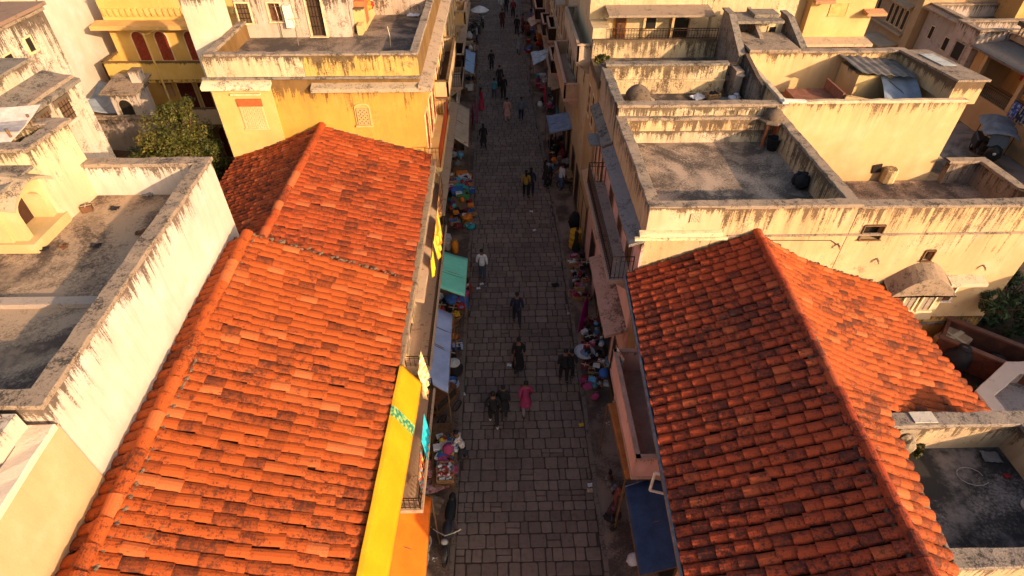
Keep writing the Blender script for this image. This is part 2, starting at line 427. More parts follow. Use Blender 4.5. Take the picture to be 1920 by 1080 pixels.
def balcony(parent, a, b, nrm, depth, z, slabm, railm, kind='iron', rh=.85, th=.14, name='balcony', returns=True):
    """a, b: plan points on the wall; slab, rail and brackets hung on the house"""
    n = V((nrm[0],nrm[1],0)).normalized(); a = V((a[0],a[1],0)); b = V((b[0],b[1],0)); d = (b-a).normalized(); zz = V((0,0,z))
    s = MB(); s.obox((a+b)/2+n*depth/2+zz-V((0,0,th/2)), (b-a)/2, n*(depth/2+.01), V((0,0,th/2)))
    s.obox((a+b)/2+n*(depth/2)+zz-V((0,0,th+.03)), (b-a)/2-d*.05, n*(depth/2-.05), V((0,0,.03)))
    B = s.build(name, slabm, parent)
    m = max(2, int((b-a).length/1.1))
    for i in range(m+1):
        k = MB(); q = a.lerp(b, (i+.15)/(m+.3)); k.extrude([q+zz-V((0,0,th+.06)), q+n*depth*.8+zz-V((0,0,th+.06)), q+n*.06+zz-V((0,0,th+.42)), q+zz-V((0,0,th+.42))], d*.1)
        k.build('bracket', slabm, B)
    r = MB(); i = .05
    pts = [a+d*i+n*.02+zz, a+d*i+n*(depth-i)+zz, b-d*i+n*(depth-i)+zz, b-d*i+n*.02+zz]
    if not returns: pts = pts[1:3]
    if kind == 'iron': rail_iron(r, pts, rh); r.build('railing', railm, B)
    else:
        for p0, p1 in zip(pts, pts[1:]):
            e = (p1-p0); w = V((-e.y, e.x, 0)).normalized()
            r.obox((p0+p1)/2+V((0,0,rh/2+.001)), e/2+e.normalized()*.045, w*.045, V((0,0,rh/2)))
        r.build('parapet', railm, B)
        c = MB()
        for p0, p1 in zip(pts, pts[1:]):
            e = (p1-p0); w = V((-e.y, e.x, 0)).normalized()
            c.obox((p0+p1)/2+V((0,0,rh+.03)), e/2+e.normalized()*.06, w*.065, V((0,0,.03)))
        c.build('coping', slabm, B)
    return B
def ledge(parent, a, b, nrm, depth, z, th, m, name='cornice', drop=0.0):
    n = V((nrm[0],nrm[1],0)).normalized(); a = V((a[0],a[1],z)); b = V((b[0],b[1],z)); d = (b-a); L = d.length
    k = max(2, int(L/.4)); mb = MB(); prev = None
    for i in range(k+1):
        q = a.lerp(b, i/k); e = 0 if i in (0,k) else R.uniform(-.012,.012); y = V((0,0,1))
        cur = [q-n*.02-y*th, q+n*(depth+e)-y*(th+drop), q+n*(depth+e*1.4)-y*(drop+.01), q+n*(depth-.03)-y*(drop-.004), q-n*.02+y*(e*.4)]
        if prev: mb.add(prev+cur, [(x,(x+1)%5,5+(x+1)%5,5+x) for x in range(5)])
        else: mb.poly(list(reversed(cur)))
        prev = cur
    mb.poly(prev)
    return mb.build(name, m, parent)

# ------------------------------------------------------------------ tiles
def tiles(mb, fn, L, S, wid=.26, exp=.40, rise=.055, s0=0.0, s1=1.0, rot=.035, arc=5, lipz=.028, ov=.53, skip=None):
    """fn(s, t): s along the ridge 0..1 (length L), t from ridge (0) to eave (1, slope length S)"""
    n = max(1, int(L*(s1-s0)/wid)); m = max(1, int(S/exp))
    for i in range(n):
        s = s0 + (s1-s0)*(i+.5)/n
        off = R.uniform(-.25, .25)
        for j in range(-1, m+1):
            ta, tb = (j+off)/m, (j+off+1.16)/m
            ta = max(0, ta); tb = min(1.0 + R.uniform(-.004,.012), tb)
            if tb - ta < .25/m: continue
            if skip and skip(s, (ta+tb)/2): continue
            A, B = V(fn(s, ta)), V(fn(s, tb)); d = (B-A); ln = d.length; d.normalize()
            sd = (V(fn(min(1,s+.01), ta)) - V(fn(max(0,s-.01), ta))).normalized()
            nr = sd.cross(d).normalized()
            if nr.z < 0: nr = -nr
            rz = R.gauss(0, rot); d2 = (d + sd*rz).normalized(); sd2 = (sd - d*rz).normalized()
            w0 = wid*ov*(1+R.uniform(-.04,.04)); lift = R.uniform(.0, .012)
            sj = R.gauss(0, .010)
            mb.ti = min(1, max(0, R.gauss(.5, .22))) if R.random() > .02 else R.uniform(.85, 1.0)
            vs = []
            for e, (c, w, hgt) in enumerate(((A, w0*.98, .014), (A+d2*ln, w0, .014+lipz+lift))):
                for q in range(arc+1):
                    a = pi*(.03 + .94*q/arc); x = -cos(a)*w; y = sin(a)*rise*(.9 if e == 0 else 1.0) + hgt
                    vs.append(c + sd2*(x+sj) + nr*y)
            k = arc+1
            for q in range(k): vs.append(vs[k+q] - nr*(.024))     # thickness at the lower lip
            mb.add(vs, [(q, q+1, k+q+1, k+q) for q in range(arc)] + [(k+q, k+q+1, 2*k+q+1, 2*k+q) for q in range(arc)])
def ridge_caps(mb, mo, a, b, r=.15, l=.42):
    """half-round cap tiles a -> b and the mortar bed under them"""
    a, b = V(a), V(b); d = (b-a); n = int(d.length/l); d.normalize(); sd = V((d.y,-d.x,0)).normalized()
    for i in range(n):
        p = a + d*(i*(b-a).length/n); q = p + d*(l*1.1)
        mb.ti = min(1, max(0, R.gauss(.55, .2))) if R.random() > .15 else 1.0
        vs = []; rr = r*(1+R.uniform(-.04,.04)); sh = sd*R.gauss(0,.012)
        for c, k, h in ((p, .9, .0), (q, 1.05, .022)):
            for x in range(9):
                g = pi*x/8; vs.append(c + sh + sd*cos(g)*rr*k + V((0,0,sin(g)*rr*k*.9 + h - .01)))
        for x in range(9): vs.append(vs[9+x]*1 - V((0,0,.03)))
        mb.add(vs, [(x,x+1,10+x,9+x) for x in range(8)] + [(9+x,10+x,19+x,18+x) for x in range(8)])
    for s in (-1, 1):
        mo.obox((a+b)/2 + sd*s*r*1.0 - V((0,0,.085)), (b-a)/2, sd*.05, V((0,0,.035)))
    k = int((b-a).length/.07)
    for i in range(k):
        for s in (-1, 1):
            c = a + d*((i+R.random())*(b-a).length/k) + sd*s*(r*1.02+R.uniform(0,.05)) - V((0,0,.075))
            mo.blob(c, R.uniform(.03,.055), R.uniform(.04,.09), R.uniform(.03,.045), 6, 4, .3)
# ================================================================== SETTING
CREAM=(.80,.58,.34); CREAM2=(.78,.54,.30); YEL=(.76,.40,.07); PALEYEL=(.80,.58,.22); WHITE=(.80,.70,.55); PINK=(1.0,.58,.45); PEACH=(.74,.46,.22); GREYW=(.52,.44,.36)
TOP=worn(); TOPD=worn((.20,.165,.135),(.035,.03,.027),.62,3); SLAB=worn((.36,.25,.17),(.08,.06,.05),.35,5); SLABP=worn((.5,.3,.21),(.1,.065,.05),.3,6)
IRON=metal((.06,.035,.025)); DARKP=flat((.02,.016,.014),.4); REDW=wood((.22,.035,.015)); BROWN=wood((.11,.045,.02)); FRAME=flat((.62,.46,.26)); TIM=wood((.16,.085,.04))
g=MB(); g.poly([(-250,-120,-.06),(250,-120,-.06),(250,380,-.06),(-250,380,-.06)])
t=NT('packed_earth'); p=t.pos(); a=t.noise(p,.5,5,.65); f=t.noise(p,12,5,.7)
GROUND=t.out(t.mix(t.ramp(t.math('ADD',a,t.math('MULTIPLY',t.math('SUBTRACT',f,.5),.4)),.35,.65),(.05,.036,.026),(.13,.09,.06)),.95,t.bump(f,.6,.03))
tag(g.build('ground',GROUND),kind='structure')
def xl(y): return -1.5 if y<32 else -1.5-.012*(y-32)
def xr(y): return 2.72+.008*min(y,13) if y<23 else max(2.15,2.8-.031*(y-23))
t=NT('street_setts'); p=t.pos(); at=t.node('ShaderNodeAttribute',attribute_name='tint').outputs['Fac']
a=t.noise(p,.35,4); m=t.noise(p,6,6,.7); f=t.noise(p,45,3,.7)
c=t.mix(at,(.135,.092,.073),(.215,.152,.123))
c=t.mix(t.math('MULTIPLY',t.ramp(a,.4,.7),.45),c,(.075,.055,.048)); c=t.mix(t.math('MULTIPLY',t.ramp(m,.45,.75),.4),c,(.045,.033,.029))
c=t.mix(t.math('MULTIPLY',t.ramp(f,.6,.8),.3),c,(.16,.125,.11))
PAVE=t.out(c,t.ramp(m,.3,.7,.62,.85),t.bump(f,.5,.01,t.bump(m,.5,.025)))
JOINT=flat((.062,.045,.038),.95,.3,8,.5,name='joint_dirt')
s=MB(); y=-6.0
while y<88:
    dy=R.uniform(.30,.44); x=xl(y)-R.uniform(0,.3); base=R.uniform(.3,.7)
    while x<xr(y):
        w=R.uniform(.28,.52) if R.random()<.88 else R.uniform(.2,.28)
        x0,x1=max(x,xl(y)),min(x+w,xr(y)); x+=w
        if x1-x0<.1: continue
        parts=[(y,y+dy)] if R.random()>.07 else [(y,y+dy*.5),(y+dy*.5,y+dy)]
        for ya,yb in parts:
            s.ti=min(1,max(0,R.gauss(base,.22))); j=lambda:R.uniform(-.012,.012); h=R.uniform(-.010,.010); e=.016; k=.055
            b=[(x0+e+j(),ya+e+j()),(x1-e+j(),ya+e+j()),(x1-e+j(),yb-e+j()),(x0+e+j(),yb-e+j())]
            cx,cy=(x0+x1)/2,(ya+yb)/2
            # clipped corners so stones read as worn
            o=[]
            for q in range(4):
                P,N,Q=b[q-1],b[q],b[(q+1)%4]; r=R.uniform(.12,.22)
                o+=[(N[0]+(P[0]-N[0])*r*.5,N[1]+(P[1]-N[1])*r*.5),(N[0]+(Q[0]-N[0])*r*.5,N[1]+(Q[1]-N[1])*r*.5)]
            top=[(cx+(q[0]-cx)*.93,cy+(q[1]-cy)*.93,.02+h+R.uniform(-.004,.004)) for q in o]
            n=8
            s.add([(q[0],q[1],-.03) for q in o]+[(q[0],q[1],.006+h) for q in o]+top,[tuple(range(2*n,3*n))]+[(i+k*n,(i+1)%n+k*n,(i+1)%n+(k+1)*n,i+(k+1)*n) for k in range(2) for i in range(n)])
    y+=dy
tag(s.build('street_paving',PAVE),kind='structure')
s=MB(); ys=list(range(-6,90,4))
for a,b in zip(ys,ys[1:]): s.poly([(xl(a),a,.0),(xr(a),a,.0),(xr(b),b,.0),(xl(b),b,.0)])
tag(s.build('street_bed',JOINT),kind='structure')
SIDE=concrete((.2,.135,.10),(.08,.054,.042),7,.5)
for nm,fa,fb in (('pavement',lambda y:-4.5,lambda y:xl(y)-.13),('pavement',lambda y:xr(y)+.13,lambda y:5.2)):
    s=MB()
    for a,b in zip(ys,ys[1:]):
        s.poly([(fa(a),a,.07),(fb(a),a,.07),(fb(b),b,.07),(fa(b),b,.07)])
    tag(s.build(nm,SIDE),kind='structure')
KERB=worn((.17,.125,.10),(.05,.037,.03),.5,8)
for fx,sd in ((xl,-1),(xr,1)):
    s=MB(); y=-6
    while y<88:
        l=R.uniform(.5,1.1); x=fx(y); j=R.uniform(-.015,.015)
        s.obox((x+sd*.075+j,y+l/2,.035+R.uniform(-.012,.012)),(.07,0,0),(R.uniform(-.01,.01),l/2-.012,0),(0,0,.055)); y+=l
    tag(s.build('kerb',KERB),kind='structure')
LANE=concrete((.25,.21,.18),(.12,.10,.085),9,.4)
s=MB(); s.poly([(26.3,18,-.02),(31,18,-.02),(31,75,-.02),(26.8,75,-.02)]); tag(s.build('back_lane',LANE),kind='structure')
s=MB(); s.poly([(18.5,18,-.03),(26.5,18,-.03),(26.8,75,-.03),(18.5,75,-.03)]); tag(s.build('lane_verge',GROUND),kind='structure')
def terrain(name,x0,x1,y0,y1,fz,nx,ny,m):
    s=MB(); s.smooth=True
    P=[(x0+(x1-x0)*i/nx,y0+(y1-y0)*j/ny) for j in range(ny+1) for i in range(nx+1)]
    s.add([(x,y,fz(x,y)) for x,y in P],[(j*(nx+1)+i,j*(nx+1)+i+1,(j+1)*(nx+1)+i+1,(j+1)*(nx+1)+i) for j in range(ny) for i in range(nx)])
    return tag(s.build(name,m),kind='structure')
EARTH=flat((.10,.055,.028),.95,.5,1.6,.8,name='red_earth'); SOIL=flat((.052,.036,.022),.95,.6,1.3,.8,name='dark_soil')
def fz(x,y):
    d=max(0,1-math.hypot((x+22.6)/3.2,(y-32.2)/3.6)); k=max(0,1-math.hypot((x+20.5)/3.,(y-29.5)/3.))
    return 3.4+1.5*d**.7+.7*k+.25*noise.noise(V((x*.7,y*.7,1)))
terrain('earth_yard',-30,-15.2,20,40,fz,40,50,EARTH)
terrain('raised_yard',11.6,34,2,12.98,lambda x,y:3.3+.15*noise.noise(V((x*.8,y*.8,4))),40,22,SOIL)
terrain('raised_yard_slope',15.3,26.2,12.9,28,lambda x,y:3.3-max(0,(x-18.2))*.38-max(0,y-13)*.02+.12*noise.noise(V((x*.8,y*.8,4))),24,24,SOIL)

# ================================================================== LEFT TILED HOUSES
TL=tile_mat((.335,.062,.009),(.045,.012,.007),(.10,.062,.028),(.42,.105,.03),'sunlit_clay_tile',.5,1)  # brighter tile; on the right roof its sun-facing slope carries sunlight in the colour
TL2=tile_mat((.31,.052,.010),(.045,.013,.008),(.10,.06,.028),(.38,.095,.03),'weathered_clay_tile',.58,2)
TR=tile_mat((.29,.040,.010),(.035,.011,.008),(.06,.045,.028),(.34,.065,.02),'dark_clay_tile',.68,3)  # darker, dirtier tile; shade of the right roof's street slope is put into colour
MORT=worn((.13,.09,.06),(.05,.035,.028),.5,12,2.0); MORTL=worn((.15,.10,.065),(.06,.042,.03),.5,13,2.0); DECK=flat((.05,.014,.008),.95)
def slopefn(ra,rb,ea,eb,sag=.03,kink=None):
    ra,rb,ea,eb=map(V,(ra,rb,ea,eb))
    def fn(s,t):
        p=ra.lerp(rb,s); q=ea.lerp(eb,s); o=p.lerp(q,t)
        o.z-=sag*sin(pi*t)+.03*noise.noise(V((o.x*.45,o.y*.45,3)))*2
        if kink: o.z-=kink*sin(pi*min(1,t*1.0))*(1-.3*t)
        return o
    return fn
def deck(parent,fns,mats,name='roof_deck'):
    d=MB()
    for fn in fns: d.grid(lambda a,b:fn(a,b)-V((0,0,.02)),12,8,.08)
    return d.build(name,mats,parent)
# near left
rx=lambda y:-6.68-.035*y
NL=thing('tiled_house',(-5,7,0),'long house left of the street with the largest, nearest orange tiled roof','house')
f1=slopefn((rx(.5),.5,7.5),(rx(13.35),13.35,7.5),(-2.77,.5,5.72),(-2.77,13.35,5.72))
wx=lambda y:-7.18-.041*y
f2=slopefn((rx(.5),.5,7.5),(rx(13.35),13.35,7.5),(wx(.5)-.02,.5,7.2),(wx(13.35)-.02,13.35,7.2),.0)
m=MB(); tiles(m,f1,12.85,4.4,.245,.375,rise=.062,lipz=.032,ov=.515); tiles(m,f2,12.85,.72,.265,.42,rise=.08,ov=.5); m.build('tile_roof',TL,NL)
m=MB(); mo=MB(); ridge_caps(m,mo,(rx(.5),.5,7.53),(rx(13.35),13.35,7.53),.15,.43); m.build('ridge',TL,NL)
for i in range(150):
    y=R.uniform(.5,13.4); mo.blob((wx(y)+R.uniform(0,.09),y,7.22+R.uniform(-.02,.05)),R.uniform(.03,.08),R.uniform(.05,.1),R.uniform(.03,.06),6,4,.3)
for i in range(110):
    q=R.random(); p=f1(1,q) if R.random()<.8 else f2(1,q)
    if R.random()<.35*q: continue
    mo.blob(p+V((0,R.uniform(-.02,.14),R.uniform(.0,.09))),R.uniform(.025,.065),R.uniform(.025,.065),R.uniform(.02,.045),6,4,.3)
mo.build('mortar',MORTL,NL); deck(NL,(f1,f2),DECK)
w=MB(); w.box(-7.5,-3.05,.6,13.3,0,5.55); w.poly([(-7.0,13.33,5.5),(-3.05,13.33,5.5),(-3.0,13.33,5.7),(-7.12,13.33,7.42)]); w.build('wall',plaster(PEACH,5.5,1.5,.6,.4,seed=21),NL)
ledge(NL,(-3.05,13.3),(-3.05,.6),(1,0),.42,5.62,.16,worn((.26,.18,.12),(.06,.042,.03),.5,14),'eave_slab')
balcony(NL,(-3.05,11.2),(-3.05,7.3),(1,0),.95,3.3,SLAB,IRON,'iron',.5)
balcony(NL,(-3.05,19.6),(-3.05,11.9),(1,0),.78,3.45,SLAB,IRON,'iron',.45)
for y in (9.2,12.6,14.2,5.2): window(NL,(-3.05,y,3.6),(1,0,0),.75,1.5,'shutter',FRAME,BROWN)
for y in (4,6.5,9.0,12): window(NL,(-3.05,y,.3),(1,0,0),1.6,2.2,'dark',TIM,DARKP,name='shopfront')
# far left
FL=thing('tiled_house',(-6.5,17,0),'house with a worn orange tiled gable roof running up to the tall yellow wall','house')
g1=slopefn((-7.05,13.3,7.0),(-6.97,21.25,7.0),(-2.78,13.3,5.66),(-2.82,21.25,5.7)); g2=slopefn((-7.05,13.3,7.0),(-6.97,21.25,7.0),(-10.75,13.3,5.62),(-10.6,21.25,5.68),.05)
m=MB(); tiles(m,g1,7.95,4.5,.25,.38,rise=.056,lipz=.032,ov=.515,rot=.05); tiles(m,g2,7.95,4.0,.25,.36,rise=.08,ov=.5,rot=.05); m.build('tile_roof',TL2,FL)
m=MB(); mo=MB(); ridge_caps(m,mo,(-7.05,13.3,7.03),(-6.97,21.25,7.03),.15,.45); m.build('ridge',TL2,FL)
for i in range(110):
    q=R.random(); p=(g1 if R.random()<.5 else g2)(.995,q); mo.blob(p+V((0,R.uniform(-.06,.02),R.uniform(.0,.09))),R.uniform(.04,.09),R.uniform(.03,.06),R.uniform(.03,.06),6,4,.3)
mo.build('mortar',MORT,FL); deck(FL,(g1,g2),DECK)
w=MB(); w.box(-10.4,-3.1,13.36,21.2,0,5.5); w.poly([(-10.4,13.36,5.5),(-3.1,13.36,5.5),(-7.0,13.36,6.9)]); w.build('wall',plaster(PEACH,5.5,1.5,.6,.4,seed=22),FL)
ledge(FL,(-3.1,21.2),(-3.1,13.34),(1,0),.5,5.58,.2,worn((.28,.2,.13),(.06,.045,.034),.5,15),'eave_slab')
ledge(FL,(-3.1,21.0),(-3.1,13.8),(1,0),.55,4.7,.14,SLAB,'ledge',.16)
for y in (15,16.4,17.8,19.4): window(FL,(-3.1,y,3.0),(1,0,0),.7,1.5,'shutter',FRAME,BROWN)
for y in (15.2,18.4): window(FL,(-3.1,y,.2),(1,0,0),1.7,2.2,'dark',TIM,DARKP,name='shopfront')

# ================================================================== LEFT TERRACE HOUSE (near)
A=thing('terrace_house',(-10,10,0),'white house with a grey roof terrace and long bare white side wall, far left','house')
Ap=[(-17,5.9),(wx(5.9)-.02,5.9),(wx(14.05)-.02,14.05),(-17,14.05)]
house_shell(A,Ap,0,9.48,8.6,plaster((.86,.73,.58),9.5,1.5,.42,.12,seed=1),TOP,concrete((.33,.235,.155),(.085,.06,.045),1,.5),.3,cop=.05)
k=MB(); k.box(-16.7,-8.0,9.2,9.45,8.55,8.72); k.build('step',worn((.34,.27,.22),(.1,.08,.07),.3,2),A)
PV=plaster((.80,.66,.40),10.6,1.3,.62,.2,seed=2)
house_shell(A,[(-17.2,12.5),(-11.1,12.5),(-11.0,14.03),(-17.2,14.03)],8.3,10.6,9.9,PV,TOP,concrete((.26,.17,.10),(.08,.06,.04),2,.6),.25,cop=.08)
# arched bay
b=MB(); y0,y1,zx=11.3,12.49,-11.25
b.box(-14.5,zx-.5,y0+.02,y1,8.62,10.15); b.box(zx-.48,zx-.02,y0+.03,y1-.01,10.0,10.149); b.box(zx-.49,zx-.26,y0+.01,y0+.19,8.86,10.0); b.box(zx-.25,zx,y0,y0+.2,8.86,10.15); b.box(zx-.495,zx,y1-.16,y1,8.86,10.14)
b.box(-14.6,zx+.2,y0-.14,y1+.08,8.55,8.86)
u=V((0,1,0)); cy=(y0+.2+y1-.16)/2; wv=y1-.16-y0-.2
ar=[V((zx,cy+wv/2*cos(pi*i/10),9.45+.3*sin(pi*i/10))) for i in range(11)]
b.extrude([V((zx,cy+wv/2,10.15))]+ar+[V((zx,cy-wv/2,10.15))],(-.25,0,0))
b.box(-14.4,-13.9,y0-.06,y0,8.9,10.1); b.box(-12.05,zx-.3,y0-.06,y0+.01,8.86,10.1)
b.build('arched_bay',plaster((.80,.58,.26),10.2,.6,.3,.1,seed=3),A)
d=MB(); d.box(zx-.495,zx-.47,y0+.22,y1-.18,8.87,9.95); d.build('door',flat((.05,.02,.012)),A)  # door widened over the recess back; its dark colour stands for shade too
h=MB(); pr=[]
for i in range(9):
    q=i/8; pr.append((y0-.2+(y1-y0+.3)*q, 9.92+.34*sin(pi*q)))
h.extrude([V((zx-.3,a,c+.05)) for a,c in pr]+[V((zx-.3,a,c-.03)) for a,c in reversed(pr)],(.62,0,-.12)); h.build('hood',worn((.36,.27,.18),(.07,.055,.045),.5,4),A)
h=MB(); h.box(-14.7,zx+.1,y0-.1,y1,10.14,10.22); h.build('bay_roof',TOPD,A)
# cloth shade over the pavilion
SH=thing('shade_cloth',(-13,13.6,10.9),'white and grey striped shade sheet stretched over the rooftop at the left edge','shade sheet')
q=MB(); q.grid(lambda a,b:(-16.6+5.0*a,12.75+1.5*b,10.85+.3*b-.2*a-.12*sin(pi*a)+.03*sin(9*a+4*b)),14,10); q.mi=0; o=q.build('sheet',cloth((.6,.52,.45)),SH)
q=MB(); q.grid(lambda a,b:(-16.6+5.0*a,13.15+.45*b,10.85+.098+.09*b-.2*a-.12*sin(pi*a)+.03*sin(9*a+4*b)),14,4); q.build('stripe',cloth((.26,.24,.25)),SH)
q=MB()
for p in ((-16.5,13,9.9),(-11.7,13.0,9.9),(-11.7,13.8,9.9)): q.tube([p,(p[0],p[1],10.9)],.03,6)
q.build('pole',TIM,SH)
# near annex with rebar
AN=thing('annex_block',(-10,2,0),'cream plastered annex with bent rebar on its corner, bottom left','house')
w=MB(); ax=lambda y:-7.16-.041*y
w.prism([(-17,-4),(ax(-4),-4),(ax(5.88),5.88),(-17,5.88)],0,9.06); w.build('wall',plaster((.82,.53,.27),9.1,.7,.12,.05,seed=5),AN)
w=MB(); coping_ring(w,[(-17,-4),(ax(-4)+.05,-4),(ax(5.8)+.05,5.8),(-17,5.8)],[(-16.6,-3.6),(ax(-4)-.35,-3.6),(ax(5.4)-.35,5.4),(-16.6,5.4)],9.06,.1); w.build('coping',worn((.62,.48,.36),(.25,.17,.12),.2,7),AN)
w=MB(); w.box(-8.9,-7.75,5.1,5.75,9.08,9.5); w.build('pillar_stub',plaster(WHITE,9.6,.4,.4,.4,seed=6),AN)
w=MB()
for i in range(22):
    x=R.uniform(-8.8,-7.9); y=R.uniform(5.15,5.7); a=R.uniform(.2,.5); w.tube([(x,y,9.45),(x+.03,y,9.7),(x-a*.3,y-.15*R.random(),9.9),(x+a*.9-.3,y-R.uniform(.1,.5),9.75+R.uniform(-.25,.2))],.012,4)
w.build('rebar',metal((.10,.045,.025),.8),AN)

# ================================================================== FAR LEFT HOUSES
def plain_house(name,loc,label,P,ztop,zfl,col,seed,amt=.6,patch=.4,L=1.5,top=None,fl=None,t=.25,z0=0,cat='house',cop=.05,holes=None):
    o=thing(name,loc,label,cat); house_shell(o,P,z0,ztop,zfl,plaster(col,ztop,L,amt,patch,seed=seed),top or TOP,fl or concrete(seed=seed),t,cop=cop,holes=holes); return o
B1=plain_house('weathered_house',(-16,15,0),'white house with two grilled windows under a mossy sloping slab, upper left',[(-20,14.3),(-12.9,14.3),(-12.9,17.5),(-20,17.5)],10.42,10.0,(.78,.66,.48),31,.8,.55,1.6)
s=MB(); s.extrude([(-13.7,14.4,10.62),(-12.72,14.4,10.36),(-12.72,14.4,10.26),(-13.7,14.4,10.45)],(0,3.2,0)); s.build('roof_slab',TOPD,B1)
s=MB(); s.box(-14.6,-13.72,14.4,17.2,9.9,11.0); s.build('upper_wall',plaster((.78,.64,.44),11.0,.7,.7,.4,seed=32),B1); s=MB(); s.box(-14.7,-13.66,14.35,17.3,10.99,11.07); s.build('upper_coping',TOPD,B1)
for y,w_ in ((16.65,.55),(15.75,.42)): window(B1,(-12.9,y,9.45),(1,0,0),w_,.62,'bars',plaster((.75,.62,.42),10,1,.2,.2,seed=8),flat((.12,.07,.04)),ft=.09)
B2=plain_house('weathered_house',(-18,18,0),'taller white house streaked with black mould, small dark window, upper left corner',[(-24,17.6),(-15,17.6),(-15,20.6),(-24,20.6)],11.5,11.1,(.80,.69,.52),33,.85,.7,2.2)
window(B2,(-15,19.3,10.6),(1,0,0),.28,.4,'dark',FRAME,DARKP); window(B2,(-15,18.2,10.3),(1,0,0),.35,.55,'dark',FRAME,DARKP)
s=MB(); s.box(-20,-14.85,17.5,20.7,11.62,11.72); s.build('roof_slab',worn((.22,.14,.10),(.09,.06,.045),.4,9),B2)
s=MB(); s.box(-26,-18.0,20.7,24.6,0,11.9); s.build('rear_wall',plaster((.80,.66,.42),11.9,.8,.3,.1,seed=35),B2)
s=MB(); rail_iron(s,[(-18.1,20.9,11.85),(-18.1,24.4,11.85)],.7,.14,.014); s.build('railing',IRON,B2)
B3=plain_house('white_house',(-25,33,0),'large plain white house half in shade behind the yellow arched house, upper left',[(-34,24.2),(-21.2,24.2),(-21.2,44),(-34,44)],14,13.2,(.80,.70,.56),36,.15,.08,1)
window(B3,(-21.2,26.2,10.3),(1,0,0),.5,1.0,'dark',FRAME,DARKP,deep=0); ledge(B3,(-21.2,40),(-21.2,25),(1,0),.12,9.7,.12,plaster((.8,.66,.45),9.7,1,.2,.2,seed=3),'string_course')
# yellow arched house
Cc=plain_house('arched_house',(-16,33,0),'deep yellow house with red arched shutters and two long balconies, top left',[(-19.8,31),(-11,31),(-11,40),(-19.8,40)],9.3,8.7,(.82,.52,.14),37,.15,.05,1,top=plaster((.78,.5,.12),9.5,1,.1,.1,seed=4))
ledge(Cc,(-20.2,31),(-10.9,31),(0,-1),.75,8.2,.2,plaster((.78,.47,.15),8.4,.5,.3,.2,seed=7),'cornice',.08)
s=MB()
for i in range(26):
    x=-19.6+i*.3; s.obox((x,30.95,8.62),(.09,0,0),(0,.05,0),(0,0,.14)); s.obox((x,30.9,8.46),(.05,0,0),(0,.03,0),(0,0,.05))
s.build('baluster_frieze',plaster((.80,.55,.16),9.3,1,.1,.1,seed=8),Cc)
for x,w_ in ((-18.45,.62),(-17.3,.6),(-15.8,.62)): arch_window(Cc,(x,31,6.2),(0,-1,0),w_,1.45,FRAME,REDW,rise=.28)
balcony(Cc,(-19.9,31),(-11,31),(0,-1),1.5,5.75,plaster((.76,.48,.10),5.8,1,.3,.2,seed=9),plaster((.76,.50,.12),6.6,.8,.15,.1,seed=10),'parapet',.85)
for x in (-17.0,-15.9,-14.8): arch_window(Cc,(x,31,3.5),(0,-1,0),.85,1.75,FRAME,flat((.09,.014,.008)),rise=.4)
s=MB(); s.box(-18.2,-17.7,30.86,31.02,4.3,5.0); s.build('hood_window',PINK and plaster(PEACH,5,1,.1,.1,seed=11),Cc)
balcony(Cc,(-19.9,31),(-11,31),(0,-1),1.7,3.4,plaster((.74,.48,.14),3.4,1,.3,.2,seed=12),plaster((.76,.58,.34),4.3,.8,.15,.1,seed=13),'parapet',.85)
s=MB(); s.tube([(-17.2,29.4,3),(-17.25,29.5,8.0)],.05,6); s.tube([(-17.25,29.5,7.9),(-16.3,29.2,8.3)],.025,5); s.build('street_lamp_pole',plaster((.76,.5,.14),9,1,.1,.1,seed=14),Cc)
for x in (-19,-17.3,-15.6): arch_window(Cc,(x,31,.6),(0,-1,0),1.0,1.9,FRAME,REDW,rise=.45)
# outbuilding
OB=plain_house('outbuilding',(-18,27,0),'small white stair cabin with a dark arched window, beside the tree',[(-18.5,26.9),(-17.3,26.9),(-17.3,28.2),(-18.5,28.2)],6.05,5.9,(.66,.58,.48),38,.5,.5,.8,t=.15,cop=.1,top=TOPD)
arch_window(OB,(-17.9,26.9,5.05),(0,-1,0),.62,.75,flat((.45,.38,.3)),DARKP,rise=.3)
s=MB(); s.extrude([(-18.75,26.6,6.12),(-17.05,26.6,6.12),(-17.05,26.6,6.2),(-18.75,26.6,6.2)],(0,1.9,.25)); s.build('roof_slab',TOP,OB)
s=MB(); s.box(-17.6,-17.15,27.6,28.1,6.2,6.9); s.build('chimney',plaster(WHITE,6.9,.5,.7,.5,seed=15),OB)
YW=thing('yard_wall',(-18,26.5,0),'low grey stone wall below the white stair cabin, beside the tree','wall')
s=MB(); s.box(-20.2,-15.6,26.55,26.85,0,5.0); s.build('wall',plaster((.5,.42,.34),5.0,1,.6,.5,seed=39),YW); s=MB(); coping_ring(s,[(-20.25,26.5),(-15.55,26.5),(-15.55,26.9),(-20.25,26.9)],[(-20.0,26.69),(-15.8,26.69),(-15.8,26.71),(-20.0,26.71)],5.0,.05); s.build('coping',TOP,YW)

